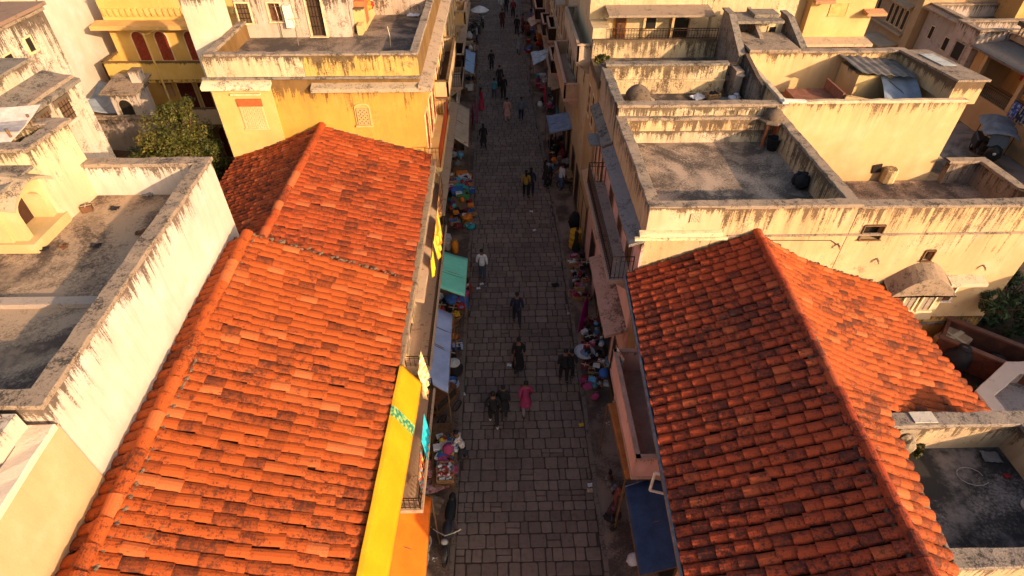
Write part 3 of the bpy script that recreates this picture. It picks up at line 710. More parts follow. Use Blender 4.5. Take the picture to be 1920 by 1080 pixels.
# ================================================================== YELLOW HOUSE WITH ROOF TERRACE
D=thing('yellow_house',(-6.8,27,0),'tall yellow house with lattice windows and a grey roof terrace, behind the left tiled roof','house')
YP=plaster(YEL,8.6,1.6,.62,.25,seed=41,dirt=(.06,.035,.015)); YT=plaster((.70,.52,.24),9.75,.9,.85,.55,seed=42)
Dp=[(-10.65,21.3),(-3.0,21.3),(-3.0,33),(-6.6,33),(-6.6,26.8),(-10.65,26.8)]
house_shell(D,Dp,0,9.7,9.12,YP,TOP,concrete((.25,.175,.125),(.06,.046,.038),4,.55),.25,cop=.04)
s=MB(); s.box(-10.75,-8.55,21.2,21.32,0,8.8); s.build('corner_bay',plaster((.78,.56,.19),8.7,.8,.15,.08,seed=43),D)
s=MB(); s.box(-10.72,-7.15,21.22,21.33,8.9,9.71); s.build('parapet_face',plaster((.76,.60,.36),9.75,1.0,.75,.5,seed=44),D)
s=MB(); s.box(-7.13,-2.98,21.24,21.33,8.9,9.71); 
for i in range(13): s.box(-6.6+i*.22,-6.47+i*.22,21.215,21.245,9.2,9.5)
s.build('parapet_face',plaster((.72,.48,.13),9.75,1.0,.85,.5,seed=45),D)
ledge(D,(-10.95,21.22),(-8.45,21.22),(0,-1),.34,8.86,.14,worn((.6,.48,.33),(.07,.05,.04),.5,16),'cornice',.12)
ledge(D,(-7.0,21.3),(-2.7,21.3),(0,-1),.34,8.72,.14,worn((.36,.27,.18),(.08,.06,.045),.5,17),'cornice',.12)
ledge(D,(-10.9,21.22),(-2.9,21.22),(0,-1),.1,8.98,.07,TOPD,'string_course')
ledge(D,(-3.0,33),(-3.0,20.95),(1,0),.45,8.72,.14,worn((.36,.26,.18),(.08,.06,.045),.5,18),'cornice',.12)
J1=window(D,(-9.45,21.2,7.0),(0,-1,0),.78,.86,'jali',plaster((.78,.60,.28),9,1,.1,.1,seed=16),DARKP)
s=MB(); s.obox((-9.45,21.17,8.03),(.46,0,0),(0,.04,0),(0,0,.14)); s.build('lintel',flat((.42,.10,.03)),D); s=MB(); s.obox((-9.5,21.15,8.36),(.55,0,0),(0,.06,0),(0,0,.03)); s.build('hood',FRAME,D)
arch_window(D,(-5.3,21.3,7.05),(0,-1,0),.5,.82,plaster((.78,.56,.2),9,1,.1,.1,seed=17),flat((.42,.27,.09)),rise=.14)
J2=window(D,(-5.3,21.245,7.1),(0,-1,0),.4,.6,'jali',plaster((.7,.5,.2),9,1,.1,.1,seed=17),DARKP,ft=.02)
# rooftop rooms
RW=plaster((.70,.56,.42),10.9,2.4,.55,.6,seed=46)
ub=MB(); wall_face(ub,(-10.7,25.2),(-6.15,25.2),9.05,10.8,[(1.35,1.85,9.75,10.45),(2.9,3.5,9.15,10.65)],.18); ub.box(-10.7,-6.15,25.42,26.7,9.05,10.8); ub.poly([(-6.15,25.2,9.05),(-6.15,25.5,9.05),(-6.15,25.5,10.8),(-6.15,25.2,10.8)]); ub.poly([(-10.7,25.5,9.05),(-10.7,25.2,9.05),(-10.7,25.2,10.8),(-10.7,25.5,10.8)])
ub.build('rooftop_room',RW,D)
window(D,(-9.1,25.2,9.75),(0,-1,0),.5,.7,'shutter',FRAME,BROWN,deep=.15); window(D,(-7.5,25.2,9.15),(0,-1,0),.6,1.5,'bars',FRAME,flat((.06,.035,.02)),deep=.15,name='door')
window(D,(-10.35,25.2,9.7),(0,-1,0),.5,.75,'bars',FRAME,flat((.10,.06,.03)))
s=MB(); s.obox((-8.55,25.08,9.98),(.14,0,0),(0,.12,0),(0,0,.42)); s.build('cabinet',flat((.7,.62,.5)),D)
s=MB(); s.box(-11.9,-10.72,23.4,24.6,0,11.1); s.build('stair_block',plaster((.82,.70,.50),11.1,1,.3,.15,seed=47),D)
ledge(D,(-7.9,25.2),(-7.0,25.2),(0,-1),.16,10.82,.06,FRAME,'hood')
s=MB(); s.box(-6.14,-5.7,26.0,28.3,9.1,10.0); s.box(-5.95,-5.75,25.4,26.0,9.1,9.5); s.build('shrine_wall',plaster((.74,.55,.22),10,.6,.3,.3,seed=48),D)
s=MB(); s.box(-6.2,-5.69,26.3,26.9,9.3,10.2); s.build('shrine_niche',flat((.45,.12,.04)),D)
s=MB(); s.box(-6.1,-3.22,28.3,28.55,9.0,10.3); s.build('rear_parapet',plaster((.62,.48,.34),10.3,1.4,1.0,.8,seed=49),D)
# street face of the yellow house
balcony(D,(-3.0,25.6),(-3.0,20.6),(1,0),.62,5.5,plaster((.76,.5,.18),6,1,.2,.2,seed=18),metal((.25,.05,.02)),'iron',.85)
balcony(D,(-3.0,32.4),(-3.0,26.2),(1,0),.62,6.1,plaster((.76,.52,.22),6,1,.2,.2,seed=19),plaster((.76,.55,.28),7,1,.3,.2,seed=20),'parapet',.7)
for y in (22.1,23.6,25): window(D,(-3.0,y,5.6),(1,0,0),.75,1.6,'shutter',FRAME,REDW)
for y in (27.2,29,30.8,32): window(D,(-3.0,y,6.3),(1,0,0),.7,1.5,'shutter',FRAME,BROWN)
for y in (22.5,24.5,27,29.5,32): window(D,(-3.0,y,3.2),(1,0,0),.7,1.3,'shutter',FRAME,BROWN)
ledge(D,(-3.0,33),(-3.0,21.3),(1,0),.5,3.0,.12,SLAB,'ledge',.15)
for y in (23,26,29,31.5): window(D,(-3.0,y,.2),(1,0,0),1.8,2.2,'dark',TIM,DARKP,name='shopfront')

# ================================================================== STREET ROWS FURTHER AWAY
def row_house(side,y0,y1,x,z,col,seed,label,nb=2,proj=.55):
    s=-1 if side=='l' else 1
    P=[(x,y0),(x,y1),(x-9,y1),(x-9,y0)] if side=='l' else [(x,y0),(x+5,y0),(x+5,y1),(x,y1)]
    o=thing('street_house',((x-4 if side=='l' else x+2),(y0+y1)/2,0),label,'house')
    house_shell(o,P,0,z,z-.6,plaster(col,z,1.3,.6,.35,seed=seed),TOP,concrete(seed=seed),.25,cop=.06)
    n=(-s,0); rr=random.Random(seed); L=y1-y0
    a=(x,y1-.2) if side=='l' else (x,y0+.2); b=(x,y0+.2) if side=='l' else (x,y1-.2)
    ledge(o,a,b,n,.4,z-.9,.13,SLAB,'cornice',.1); ledge(o,a,b,n,.5,2.9,.12,SLAB,'ledge',.16)
    for k in range(nb):
        c=y0+L*(k+.5)/nb; w=L/nb*.36; zz=rr.choice((3.6,4.4,5.2)); 
        balcony(o,(x,c+w) if side=='l' else (x,c-w),(x,c-w) if side=='l' else (x,c+w),n,proj+rr.uniform(-.1,.2),zz,SLAB if side=='l' else SLABP,IRON if rr.random()<.6 else plaster(mul(col,.95),zz+.8,.6,.4,.3,seed=seed+1),rr.choice(('iron','parapet')),.75)
    k=int(L/1.7)
    for i in range(k):
        c=y0+L*(i+.5)/k
        for zz in (3.7,5.7):
            if zz+1.6<z: window(o,(x,c,zz),(n[0],0,0),.72,1.4,rr.choice(('shutter','shutter','dark')),FRAME,rr.choice((BROWN,REDW,DARKP)))
        window(o,(x,c,.2),(n[0],0,0),1.25,2.1,'dark',TIM,DARKP,name='shopfront')
    return o
row_house('l',33.1,43,-2.95,9.2,(.74,.48,.20),51,'orange yellow house with balconies next beyond the tall yellow house, left side of the street',3)
row_house('l',43.1,55,-3.0,8.4,(.70,.45,.25),52,'second house beyond the yellow terrace house, left side of the street',3)
row_house('l',55.1,75,-3.1,9.0,(.66,.44,.26),53,'farthest house on the left side of the street',3)
row_house('r',35.2,46,3.75,8.6,(.70,.47,.26),54,'orange house beyond the veranda house, right side of the street',3)
row_house('r',46.1,58,3.5,8.0,(.66,.42,.26),55,'second house beyond the veranda house, right side of the street',3)
row_house('r',58.1,76,3.3,8.8,(.60,.42,.30),56,'farthest house on the right side of the street',3)
# ================================================================== RIGHT TILED HOUSE
F=thing('tiled_house',(7,8,0),'house right of the street with a large dark red tiled gable roof and pink balcony','house')
rX=lambda y:6.5+.045*y
eX=lambda y:3.06+.046*y
h1=slopefn((rX(12.95),12.95,7.62),(rX(.5),.5,7.62),(eX(12.95),12.95,6.22),(eX(.5),.5,6.15),.04)
def h2(s,t):
    y=12.95+(7.52-12.95)*s; a=V((rX(y),y,7.62)); b=V((11.75,y,5.42)); o=a.lerp(b,t)
    o.z-=.30*sin(pi*min(1,t*1.15))*(1-.5*t)+.05*noise.noise(V((o.x*.5,o.y*.5,7)))
    return o
def h3(s,t):
    y=7.52+(.5-7.52)*s; a=V((rX(y),y,7.62)); b=V((7.95+.0*s+(y-7.2)*.17,y,7.13)); o=a.lerp(b,t); return o
m=MB(); tiles(m,h1,12.45,3.75,.25,.335,rise=.095,rot=.035,arc=6,lipz=.03,ov=.485); m.build('tile_roof',TR,F)
m=MB(); tiles(m,h2,5.43,5.4,.24,.35,rise=.09,ov=.49,rot=.04,arc=6); tiles(m,h3,7.02,1.25,.24,.34,rise=.09,ov=.49,rot=.03,arc=6); m.build('tile_roof',TL,F)
m=MB(); mo=MB(); ridge_caps(m,mo,(rX(.5),.5,7.65),(rX(12.95),12.95,7.65),.125,.42); m.build('ridge',TR,F)
for i in range(120):
    q=R.random(); p=(h1 if R.random()<.5 else h2)(.003,q); mo.blob(p+V((0,R.uniform(-.02,.05),R.uniform(.02,.1))),R.uniform(.04,.09),R.uniform(.03,.06),R.uniform(.03,.06),6,4,.3)
for i in range(70):
    q=R.random(); mo.blob(h3(q,1.0)+V((R.uniform(-.02,.06),0,R.uniform(0,.05))),R.uniform(.03,.06),R.uniform(.04,.08),R.uniform(.03,.05),6,4,.3)
mo.build('mortar',MORT,F); deck(F,(h1,h2,h3),DECK)
g=MB(); g.tube([(eX(12.95)-.06,12.95,6.16),(eX(.5)-.06,.5,6.1)],.06,8); g.build('gutter',metal((.18,.17,.18)),F)
PW=plaster(PINK,6.3,2.0,.35,.25,seed=61)
w=MB(); w.prism([(4.3,.6),(7.2,.6),(7.2,7.55),(11.4,7.55),(11.4,12.9),(4.3,12.9)],0,5.35); w.box(4.3,6.3,.6,12.9,5.35,6.0); w.build('wall',PW,F)
balcony(F,(4.3,8.0),(4.3,11.7),(-1,0),1.02,3.5,flat((.42,.25,.19),.9,.25,2),plaster((.98,.55,.43),4.4,.7,.4,.2,seed=63),'parapet',.8)
g=MB(); rail_iron(g,[(3.38,8.06,3.52),(4.25,8.06,3.52)],.75,.13,.014); g.build('railing',metal((.45,.22,.15)),F)
for y in (8.8,10.8): window(F,(4.3,y,3.52),(-1,0,0),.8,1.7,'shutter',plaster((.66,.40,.28),6,1,.1,.1,seed=9),BROWN)
window(F,(4.3,5.3,3.6),(-1,0,0),.8,1.2,'dark',FRAME,DARKP)
s=MB(); c=V((4.02,7.35,3.75))
for a,b in (((0,0,0),(0,0,.8)),((-.42,.12,0),(-.42,.12,.8)),((0,0,0),(-.42,.12,0)),((0,0,.8),(-.42,.12,.8))): s.tube([c+V(a),c+V(b)],.035,5)
s.build('open_casement',flat((.7,.62,.52)),F)
for y in (7,9.5,11.8): window(F,(4.3,y,.3),(-1,0,0),1.5,2.1,'dark',TIM,DARKP,name='shopfront')

# ================================================================== PINK AND CREAM HOUSE (G)
G=thing('terrace_house',(8,16,0),'cream house with pink street face and long mould streaked wall behind the right tiled roof','house')
GC=plaster((.80,.555,.28),8.5,1.3,.95,.45,seed=71)
Gp=[(4.0,13),(9.7,13),(9.7,18.7),(4.0,18.7)]
house_shell(G,Gp,0,8.46,7.62,GC,TOP,concrete((.34,.25,.185),(.075,.058,.048),11,.48),.26,cop=.05)
Gr=[(9.72,13.0),(15.35,13.0),(17.7,16.4),(17.6,18.6),(9.72,18.6)]
w=MB()
wall_face(w,Gr[0],Gr[1],0,8.42,[(0.35,.95,7.35,7.85),(2.5,2.8,6.55,6.95)],.22)
w.poly([(9.9,13.25,5.5),(9.9,13.25,8.42),(15.2,13.25,8.42),(15.2,13.25,5.5)])
w.poly([(15.35,13,0),(16.3,14.4,0),(16.3,14.4,7.0),(15.35,13,8.42)]); w.poly([(16.3,14.4,0),(17.7,16.4,0),(17.7,16.4,6.75),(16.3,14.4,7.0)])
w.poly([(17.7,16.4,0),(17.6,18.6,0),(17.6,18.6,6.75),(17.7,16.4,6.75)])
w.build('wall',GC,G)
GD=plaster((.45,.34,.24),6.85,1.3,.9,.85,seed=72)
w=MB(); w.poly([(17.45,16.5,5.6),(17.35,18.4,5.6),(17.35,18.4,6.75),(17.45,16.5,6.75)]); w.poly([(15.2,13.2,5.6),(17.45,16.5,5.6),(17.45,16.5,6.75),(15.2,13.2,8.4)])
w.box(16.3,17.62,18.38,18.6,0,6.7); w.build('parapet',GD,G)
w=MB(); coping_ring(w,[(9.75,12.95),(15.38,12.95)],[(9.75,13.3),(15.2,13.3)],8.42,.06,False); coping_ring(w,[(17.76,16.3),(17.66,18.66),(16.2,18.66)],[(17.4,16.5),(17.3,18.32),(16.2,18.32)],6.75,.07,False)
w.build('coping',TOP,G)
w=MB(); w.poly([(9.72,13.2,5.88),(15.2,13.2,5.88),(17.5,16.5,5.88),(17.4,18.6,5.88),(9.72,18.6,5.88)]); w.build('roof_terrace',concrete((.34,.24,.17),(.08,.06,.05),12,.45),G)
for (x,z,w_,h_) in ((10.37,7.35,.6,.5),(12.37,6.55,.3,.4)): window(G,(x,13,z),(0,-1,0),w_-.05,h_-.05,'dark',TIM,DARKP,deep=.2,ft=.03)
# moulding, raised parapet corner, ledges
w=MB(); w.box(3.97,6.0,12.94,13.05,7.78,8.49); w.build('parapet_face',plaster((.82,.58,.34),8.5,.6,.45,.3,seed=73),G)
ledge(G,(3.8,13),(6.1,13),(0,-1),.16,7.74,.1,worn((.62,.48,.3),(.1,.075,.055),.4,20),'cornice',.03)
ledge(G,(3.7,13),(6.3,13),(0,-1),.09,7.52,.08,worn((.62,.48,.3),(.1,.075,.055),.5,21),'string_course')
ledge(G,(6.3,13),(15.3,13),(0,-1),.05,7.55,.05,TOP,'string_course')
PF=plaster((1.0,.58,.45),7.3,1.2,.3,.15,seed=74)
w=MB(); w.box(3.94,4.02,12.99,22,0,7.25); w.build('street_face',PF,G)
ledge(G,(4.0,13),(4.0,18.7),(-1,0),.42,7.42,.1,worn((.2,.17,.16),(.06,.055,.055),.5,22),'cornice',.16)
w=MB(); w.box(4.26,9.44,18.42,18.6,7.62,8.05); w.build('plinth_wall',plaster((.74,.60,.38),8.05,.5,.9,.6,seed=75),G)
w=MB()
w.box(4.02,9.72,18.62,18.9,7.4,8.86); 
for cx in (5.15,6.1,6.45,6.8,7.5,7.95,8.4,8.8): 
    for i in range(3):
        for j in range(3):
            pass
w.build('rear_parapet',plaster((.80,.64,.38),8.86,.9,.75,.4,seed=76),G)
w=MB(); coping_ring(w,[(3.95,18.56),(9.8,18.56)],[(3.95,18.96),(9.8,18.96)],8.86,.06,False); w.build('coping',TOP,G)
w=MB(); w.box(4.2,9.4,18.54,18.62,8.04,8.1); w.build('string_course',TOP,G)
for k,cx in enumerate((5.25,6.05,6.4,6.75,7.45,7.85,8.25,8.65)):
    window(G,(cx,18.62,8.42),(0,-1,0),.26,.26,'jali',plaster((.74,.58,.34),8.9,.9,.7,.4,seed=77),DARKP,ft=.015,proud=.015,name='lattice_panel')
window(G,(5.25,12.94,8.05),(0,-1,0),.26,.26,'jali',plaster((.74,.58,.34),8.9,.9,.7,.4,seed=77),DARKP,ft=.015,proud=.015,name='lattice_panel')
GB=balcony(G,(3.95,13.4),(3.95,19.2),(-1,0),.72,5.62,worn((.34,.24,.19),(.1,.07,.055),.4,24),IRON,'iron',.85)
for y in (14.2,15.8,17.6): window(G,(3.95,y,5.65),(-1,0,0),.8,1.45,'shutter',plaster((.7,.43,.3),7,1,.1,.1,seed=9),BROWN)
ledge(G,(3.95,12.9),(3.95,17.0),(-1,0),.70,3.95,.12,plaster((.66,.40,.29),4,.6,.5,.35,seed=78),'chajja',.26)
ledge(G,(3.95,17.1),(3.95,22),(-1,0),.5,4.75,.12,plaster((.66,.42,.22),5,.6,.4,.5,seed=79),'chajja',.2)
for y in (13.6,15.2,16.6,18,20): window(G,(3.95,y,.3),(-1,0,0),1.1,2.1,'dark',TIM,DARKP,name='shopfront')
for y in (19.9,20.7,21.5): window(G,(3.95,y,5.0),(-1,0,0),.35,1.9,'shutter',plaster((.76,.50,.24),7,1,.1,.1,seed=9),BROWN)
for y in (14.6,16.4): window(G,(3.95,y,2.75),(-1,0,0),.5,.75,'dark',FRAME,DARKP)
w=MB(); w.box(3.3,3.98,19.5,20.4,6.95,7.03); w.build('hood',worn((.2,.17,.16),(.06,.055,.055),.4,23),G)
# bangla-roofed oriel on the south wall
w=MB(); x0,x1=11.65,13.25
w.box(x0,x1,12.62,13.02,4.5,5.9); w.build('oriel',plaster((.78,.60,.34),5.3,.8,.3,.3,seed=80),G)
for i in range(2): arch_window(G,(x0+.62+i*.55,12.62,4.95),(0,-1,0),.34,.72,flat((.66,.5,.3)),flat((.28,.22,.17)),rise=.15)
window(G,(13.62,13.0,4.95),(0,-1,0),.45,.8,'shutter',flat((.7,.6,.48)),BROWN)
w=MB(); pr=[(x0-.2+(x1-x0+.4)*i/12, 5.8+.72*sin(pi*i/12)) for i in range(13)]
w.extrude([(a,13.0,b) for a,b in pr]+[(a,13.0,5.83+(b-5.8)*.05) for a,b in reversed(pr)],(0,-.55,-.22)); w.build('oriel_roof',worn((.25,.18,.125),(.045,.035,.03),.5,26),G)
ledge(G,(13.3,13),(14.4,13),(0,-1),.35,5.98,.1,worn((.5,.4,.28),(.1,.08,.06),.5,27),'hood',.1)
w=MB(); w.box(13.0,15.0,12.9,13.0,3.98,4.06); w.build('string_course',TOPD,G)
for (x,z) in ((9.55,7.2),(10.9,6.65),(14.2,6.35),(9.95,6.2)): w=MB(); w.tube([(x,13.02,z),(x,12.88,z-.03)],.03,6); w.tube([(x,12.88,z-.03),(x+.03,12.86,z-.1)],.025,6); w.build('drain_spout',metal((.3,.25,.2)),G)
w=MB(); w.tube([(6.4,12.98,7.38),(9.3,12.98,7.33),(9.5,12.97,7.2)],.012,4); w.build('cable',DARKP,G)
# chhatris
def chhatri(loc,label,r,sc,openk=False,fl=.72):
    o=thing('chhatri',loc,label,'kiosk'); l=V(loc)
    m=MB(); m.smooth=True
    prof=[(r*1.12,0),(r*1.2,.03),(r*1.05,.10),(r*.98,.13),(r,.2),(r*.97,.34),(r*.82,.52),(r*.55,.68),(r*.25,.78),(r*.08,.82),(r*.09,.88),(.01,.97)]; prof=[(a*1.0,b*fl) for a,b in prof]; m.lathe(prof,l+V((0,0,.42 if not openk else sc)),16); m.build('dome',worn((.12,.085,.06),(.035,.028,.023),.6,28),o)
    m=MB(); m.lathe([(r*1.3,-.06),(r*1.42,-.03),(r*1.42,.02),(r*1.1,.06)],l+V((0,0,.42 if not openk else sc)),8); m.build('eave',worn((.30,.23,.16) if not openk else (.14,.1,.075),(.06,.045,.035),.45,29 if not openk else 30),o)
    h=.38 if not openk else sc-.05
    for i in range(4):
        a=pi/4+i*pi/2; m=MB(); m.lathe([(.07,0),(.06,.08),(.05,h*.9),(.08,h)],l+V((r*.85*cos(a),r*.85*sin(a),0)),8); m.build('column',flat((.40,.12,.05)) if openk else worn((.4,.3,.2),(.08,.06,.05),.5,30),o)
    if not openk: m=MB(); m.lathe([(r*.7,0),(r*.7,.4)],l,12); m.build('drum',worn((.12,.09,.07),(.03,.025,.02),.5,31),o)
    else:
        m=MB(); m.box(l.x-r*.6,l.x+r*.6,l.y+r*.5,l.y+r*.6,l.z,l.z+h); m.box(l.x+r*.5,l.x+r*.6,l.y-r*.6,l.y+r*.6,l.z,l.z+h); m.build('screen',flat((.42,.085,.03)),o)
    return o
chhatri((5.05,20.5,7.86),'weathered domed rooftop kiosk standing on the narrow upper terrace','kiosk' and .46,1.0)
chhatri((9.25,18.35,7.62),'small domed kiosk on red posts in the corner of the large grey terrace',.33,.86,True,.5)
# ================================================================== VERANDA HOUSE (G2) BEHIND
G2=thing('veranda_house',(7,26,0),'mould stained house with a roofed veranda and iron railing, above the domed kiosk','house')
S1=plaster((.74,.58,.32),9.02,1.3,.95,.8,seed=81); S2=plaster((.76,.58,.32),12.3,2.6,.9,.5,seed=82)
w=MB(); w.box(4.05,9.5,18.95,22.1,0,7.84); w.build('lower_wall',S1,G2)
w=MB(); w.poly([(4.05,18.92,7.855),(9.5,18.92,7.855),(9.5,22.1,7.855),(4.05,22.1,7.855)]); w.build('roof_terrace',concrete((.24,.17,.12),(.05,.04,.034),13,.6),G2)
w=MB(); w.box(3.98,4.2,18.95,22.6,7.3,8.8); w.build('side_parapet',plaster((.66,.48,.27),8.8,1.0,.9,.6,seed=83),G2); w=MB(); coping_ring(w,[(3.92,18.97),(3.92,22.6)],[(4.26,18.97),(4.26,22.6)],8.8,.06,False); w.build('coping',TOPD,G2)
ledge(G2,(4.0,18.9),(4.0,22.4),(-1,0),.36,7.42,.1,TOPD,'cornice',.16)
w=MB(); w.box(4.1,8.75,22.1,22.35,7.86,8.98); w.box(4.1,8.75,22.02,22.1,8.36,8.44); w.build('terrace_wall',S1,G2)
w=MB(); coping_ring(w,[(4.05,22.05),(8.8,22.05)],[(4.05,22.4),(8.8,22.4)],8.98,.06,False); w.build('coping',TOPD,G2)
w=MB(); w.box(3.9,9.3,22.4,25,0,8.25); w.build('base',plaster((.66,.44,.2),8,1,.3,.3,seed=84),G2)
w=MB(); w.poly([(4.1,22.36,8.26),(9.3,22.36,8.26),(9.3,25,8.26),(4.1,25,8.26)]); w.build('roof_terrace',concrete((.22,.16,.12),(.05,.04,.034),14,.7),G2)
w=MB(); w.box(3.92,9.15,24.95,25.15,0,9.0); w.box(3.92,5.0,24.9,24.94,8.3,9.02); w.build('veranda_parapet',S1,G2)
w=MB(); w.box(3.92,12.9,26.5,30,0,12.4); w.box(3.92,4.65,25.2,26.47,0,9.4); w.build('upper_wall',S2,G2)
w=MB(); w.poly([(4.66,25.15,8.3),(9.15,25.15,8.3),(9.15,26.5,8.3),(4.66,26.5,8.3)]); w.build('veranda_floor',TOP,G2)
w=MB(); w.extrude([(4.55,25.3,9.78),(9.0,25.3,9.78),(9.0,25.3,9.86),(4.55,25.3,9.86)],(0,1.2,.1)); w.build('veranda_roof',worn((.26,.19,.14),(.06,.05,.04),.4,32),G2)
w=MB(); rail_iron(w,[(4.65,25.05,9.0),(9.15,25.05,9.0)],.42,.12,.012); w.build('railing',IRON,G2)
for x in (6.1,7.3,8.85): w=MB(); w.box(x-.05,x+.05,25.4,25.5,8.3,9.78); w.build('post',wood((.4,.26,.12)),G2)
window(G2,(5.3,26.5,8.35),(0,-1,0),.45,1.35,'shutter',wood((.42,.17,.03)),BROWN,name='door'); window(G2,(7.9,26.5,8.4),(0,-1,0),.8,1.3,'dark',wood((.3,.16,.07)),DARKP,name='door'); window(G2,(6.6,26.5,9.0),(0,-1,0),.5,.5,'dark',FRAME,DARKP)
window(G2,(3.92,23.2,6.0),(-1,0,0),.5,1.3,'shutter',FRAME,BROWN); window(G2,(3.92,26.4,6.6),(-1,0,0),.4,1.3,'shutter',FRAME,BROWN); window(G2,(3.92,24.4,6.0),(-1,0,0),.5,1.3,'shutter',FRAME,BROWN)
balcony(G2,(3.92,25.2),(3.92,31),(-1,0),.6,8.0,SLAB,plaster((.66,.5,.32),8.8,.7,.6,.4,seed=85),'parapet',.7)
balcony(G2,(3.92,28),(3.92,34.5),(-1,0),.75,5.2,SLABP,plaster((.68,.45,.25),6,.7,.4,.3,seed=86),'parapet',.7)
w=MB(); w.box(3.92,9,30.05,35,0,9.6); w.build('rear_block',plaster((.72,.52,.3),9.6,1.5,.7,.5,seed=87),G2)
for y in (22.9,24.2,26,28,30.5,33): window(G2,(3.92,y,.2),(-1,0,0),1.2,2.1,'dark',TIM,DARKP,name='shopfront')
for y in (29,30.5,32,33.6): window(G2,(3.92,y,5.4),(-1,0,0),.6,1.2,'shutter',FRAME,BROWN)
# stair tower
ST=thing('stair_tower',(10,23.8,0),'crumbling stair tower with sloping side walls and blackened plaster beside the veranda','stair tower')
S3=worn((.28,.21,.155),(.04,.031,.025),.6,88)
w=MB(); w.extrude([(9.25,22.5,6.5),(9.25,25.2,6.5),(9.25,25.2,10.1),(9.25,24.4,10.1),(9.25,22.5,9.2)],(.16,0,0)); w.extrude([(10.35,23.6,7),(10.35,25.6,7),(10.35,25.6,10.1),(10.35,23.6,9.5)],(.15,0,0))
w.box(9.42,11.6,25.0,25.3,7.5,9.85); w.extrude([(11.75,22.8,7.5),(11.75,25.4,7.5),(11.75,25.4,9.9),(11.75,24.6,9.9),(11.75,22.8,9.25)],(.15,0,0)); w.box(8.95,9.24,21.6,22.5,7.86,8.9); w.build('wall',S3,ST)
w=MB(); w.extrude([(9.2,22.45,9.2),(9.2,24.4,10.1),(9.2,25.3,10.1),(9.2,25.3,10.16),(9.2,24.4,10.16),(9.2,22.45,9.26)],(.28,0,0)); w.box(9.5,11.4,24.1,25.4,9.86,9.96); w.box(10.3,11.3,24.5,25.3,9.97,10.1)
w.extrude([(11.7,22.7,9.27),(11.7,24.6,9.93),(11.7,25.45,9.93),(11.7,25.45,10.0),(11.7,24.6,10.0),(11.7,22.7,9.34)],(.26,0,0)); w.build('coping',TOPD,ST)
w=MB(); w.box(10.52,11.6,24.6,24.75,8.6,9.85); w.build('stair_wall',plaster((.76,.6,.36),9.9,.8,.5,.4,seed=89),ST)
window(ST,(11.2,24.6,9.1),(0,-1,0),.28,.5,'dark',FRAME,DARKP)
w=MB(); 
for i in range(7): w.box(9.42,10.3,22.6+i*.3,22.9+i*.3,7.9,8.05+i*.2)
w.build('stairs',TOPD,ST)
w=MB(); w.tube([(9.15,21.7,7.87),(9.15,21.7,8.7)],.09,8); w.lathe([(.16,0),(.2,.05),(.1,.12)],(9.15,21.7,8.68),10); w.build('column',worn((.4,.3,.23),(.08,.06,.05),.5,33),ST)
w=MB(); rail_iron(w,[(8.78,22.2,8.5),(9.25,22.2,8.5)],.5,.1,.012); w.build('railing',IRON,ST)
# ================================================================== CREAM HOUSE WITH SUNKEN TERRACE (J)
J=thing('cream_house',(12.7,20.5,0),'cream house with a big plain sunlit wall and a cluttered sunken roof court, upper right','house')
JC=plaster((.82,.555,.265),8.95,.8,.62,.12,seed=91)
house_shell(J,[(9.62,18.72),(16.0,18.72),(15.7,22.7),(9.62,22.7)],0,8.88,7.75,JC,worn((.5,.38,.25),(.08,.06,.045),.45,34),concrete((.3,.2,.14),(.1,.07,.05),15,.5),.16,cop=.02)
JB=plaster((.82,.56,.27),9.3,.7,.5,.08,seed=92)
w=MB(); w.box(9.6,15.75,22.45,22.72,7.75,9.3); w.extrude([(15.45,18.95,8.7),(15.45,22.44,8.7),(15.45,22.44,9.3),(15.45,18.95,9.5)],(1.0,0,0)); w.build('rear_parapet',JB,J)
w=MB(); coping_ring(w,[(9.6,22.4),(15.78,22.4)],[(9.6,22.77),(15.78,22.77)],9.3,.05,False); w.extrude([(15.4,18.85,9.51),(15.4,22.42,9.31),(15.4,22.42,9.38),(15.4,18.85,9.58)],(1.12,0,0)); w.box(9.55,11.5,22.3,24.4,9.36,9.45); w.build('coping',TOP,J)
w=MB(); w.extrude([(9.45,20.3,7.9),(9.45,22.6,7.9),(9.45,22.6,9.3),(9.45,20.9,8.95),(9.45,20.3,8.9)],(.15,0,0)); w.build('side_wall',plaster((.45,.36,.27),9,1.3,.8,.7,seed=93),J)
w=MB(); w.box(10.9,12.4,20.2,21.4,7.76,8.3); w.box(12.42,12.5,20.1,21.5,7.76,8.65); w.build('tank_block',flat((.22,.09,.055),.9,.3,4,.3),J)
w=MB(); w.extrude([(12.5,20.0,7.76),(12.5,20.12,7.76),(12.5,20.12,8.6),(12.5,20.0,8.6)],(1.3,0,-.25)); w.build('low_wall',plaster((.76,.56,.27),8.6,.5,.3,.2,seed=94),J)
w=MB(); w.box(13.3,14.6,21.0,22.4,7.76,8.95); w.build('shed',plaster((.78,.56,.25),9,.6,.3,.3,seed=95),J)
w=MB(); w.grid(lambda a,b:(13.1+2.2*a,20.6+1.85*b,9.22-.22*a+.05*sin(a*40)*.4+.04*noise.noise(V((a*4,b*4,1)))),44,6,.015); w.build('sheet_roof',flat((.13,.115,.105),.8,.4,3,.3),J)
w=MB(); w.box(9.55,9.75,18.6,18.95,8.9,8.98); w.extrude([(9.6,18.62,8.97),(10.35,18.62,8.93),(10.35,18.62,9.0),(9.6,18.62,9.04)],(0,.14,0)); w.build('loose_slab',worn((.62,.55,.45),(.3,.24,.2),.2,35),J)
w=MB(); w.lathe([(.26,0),(.25,.5),(.2,.55)],(14.35,18.55,5.9),10); w.build('spout_pier',plaster((.78,.58,.28),6.5,.4,.4,.3,seed=96),J)
w=MB(); w.obox((13.9,18.7,6.35),(.16,0,.03),(0,.02,0),(-.03,0,.17)); w.build('drain_hole',DARKP,J)
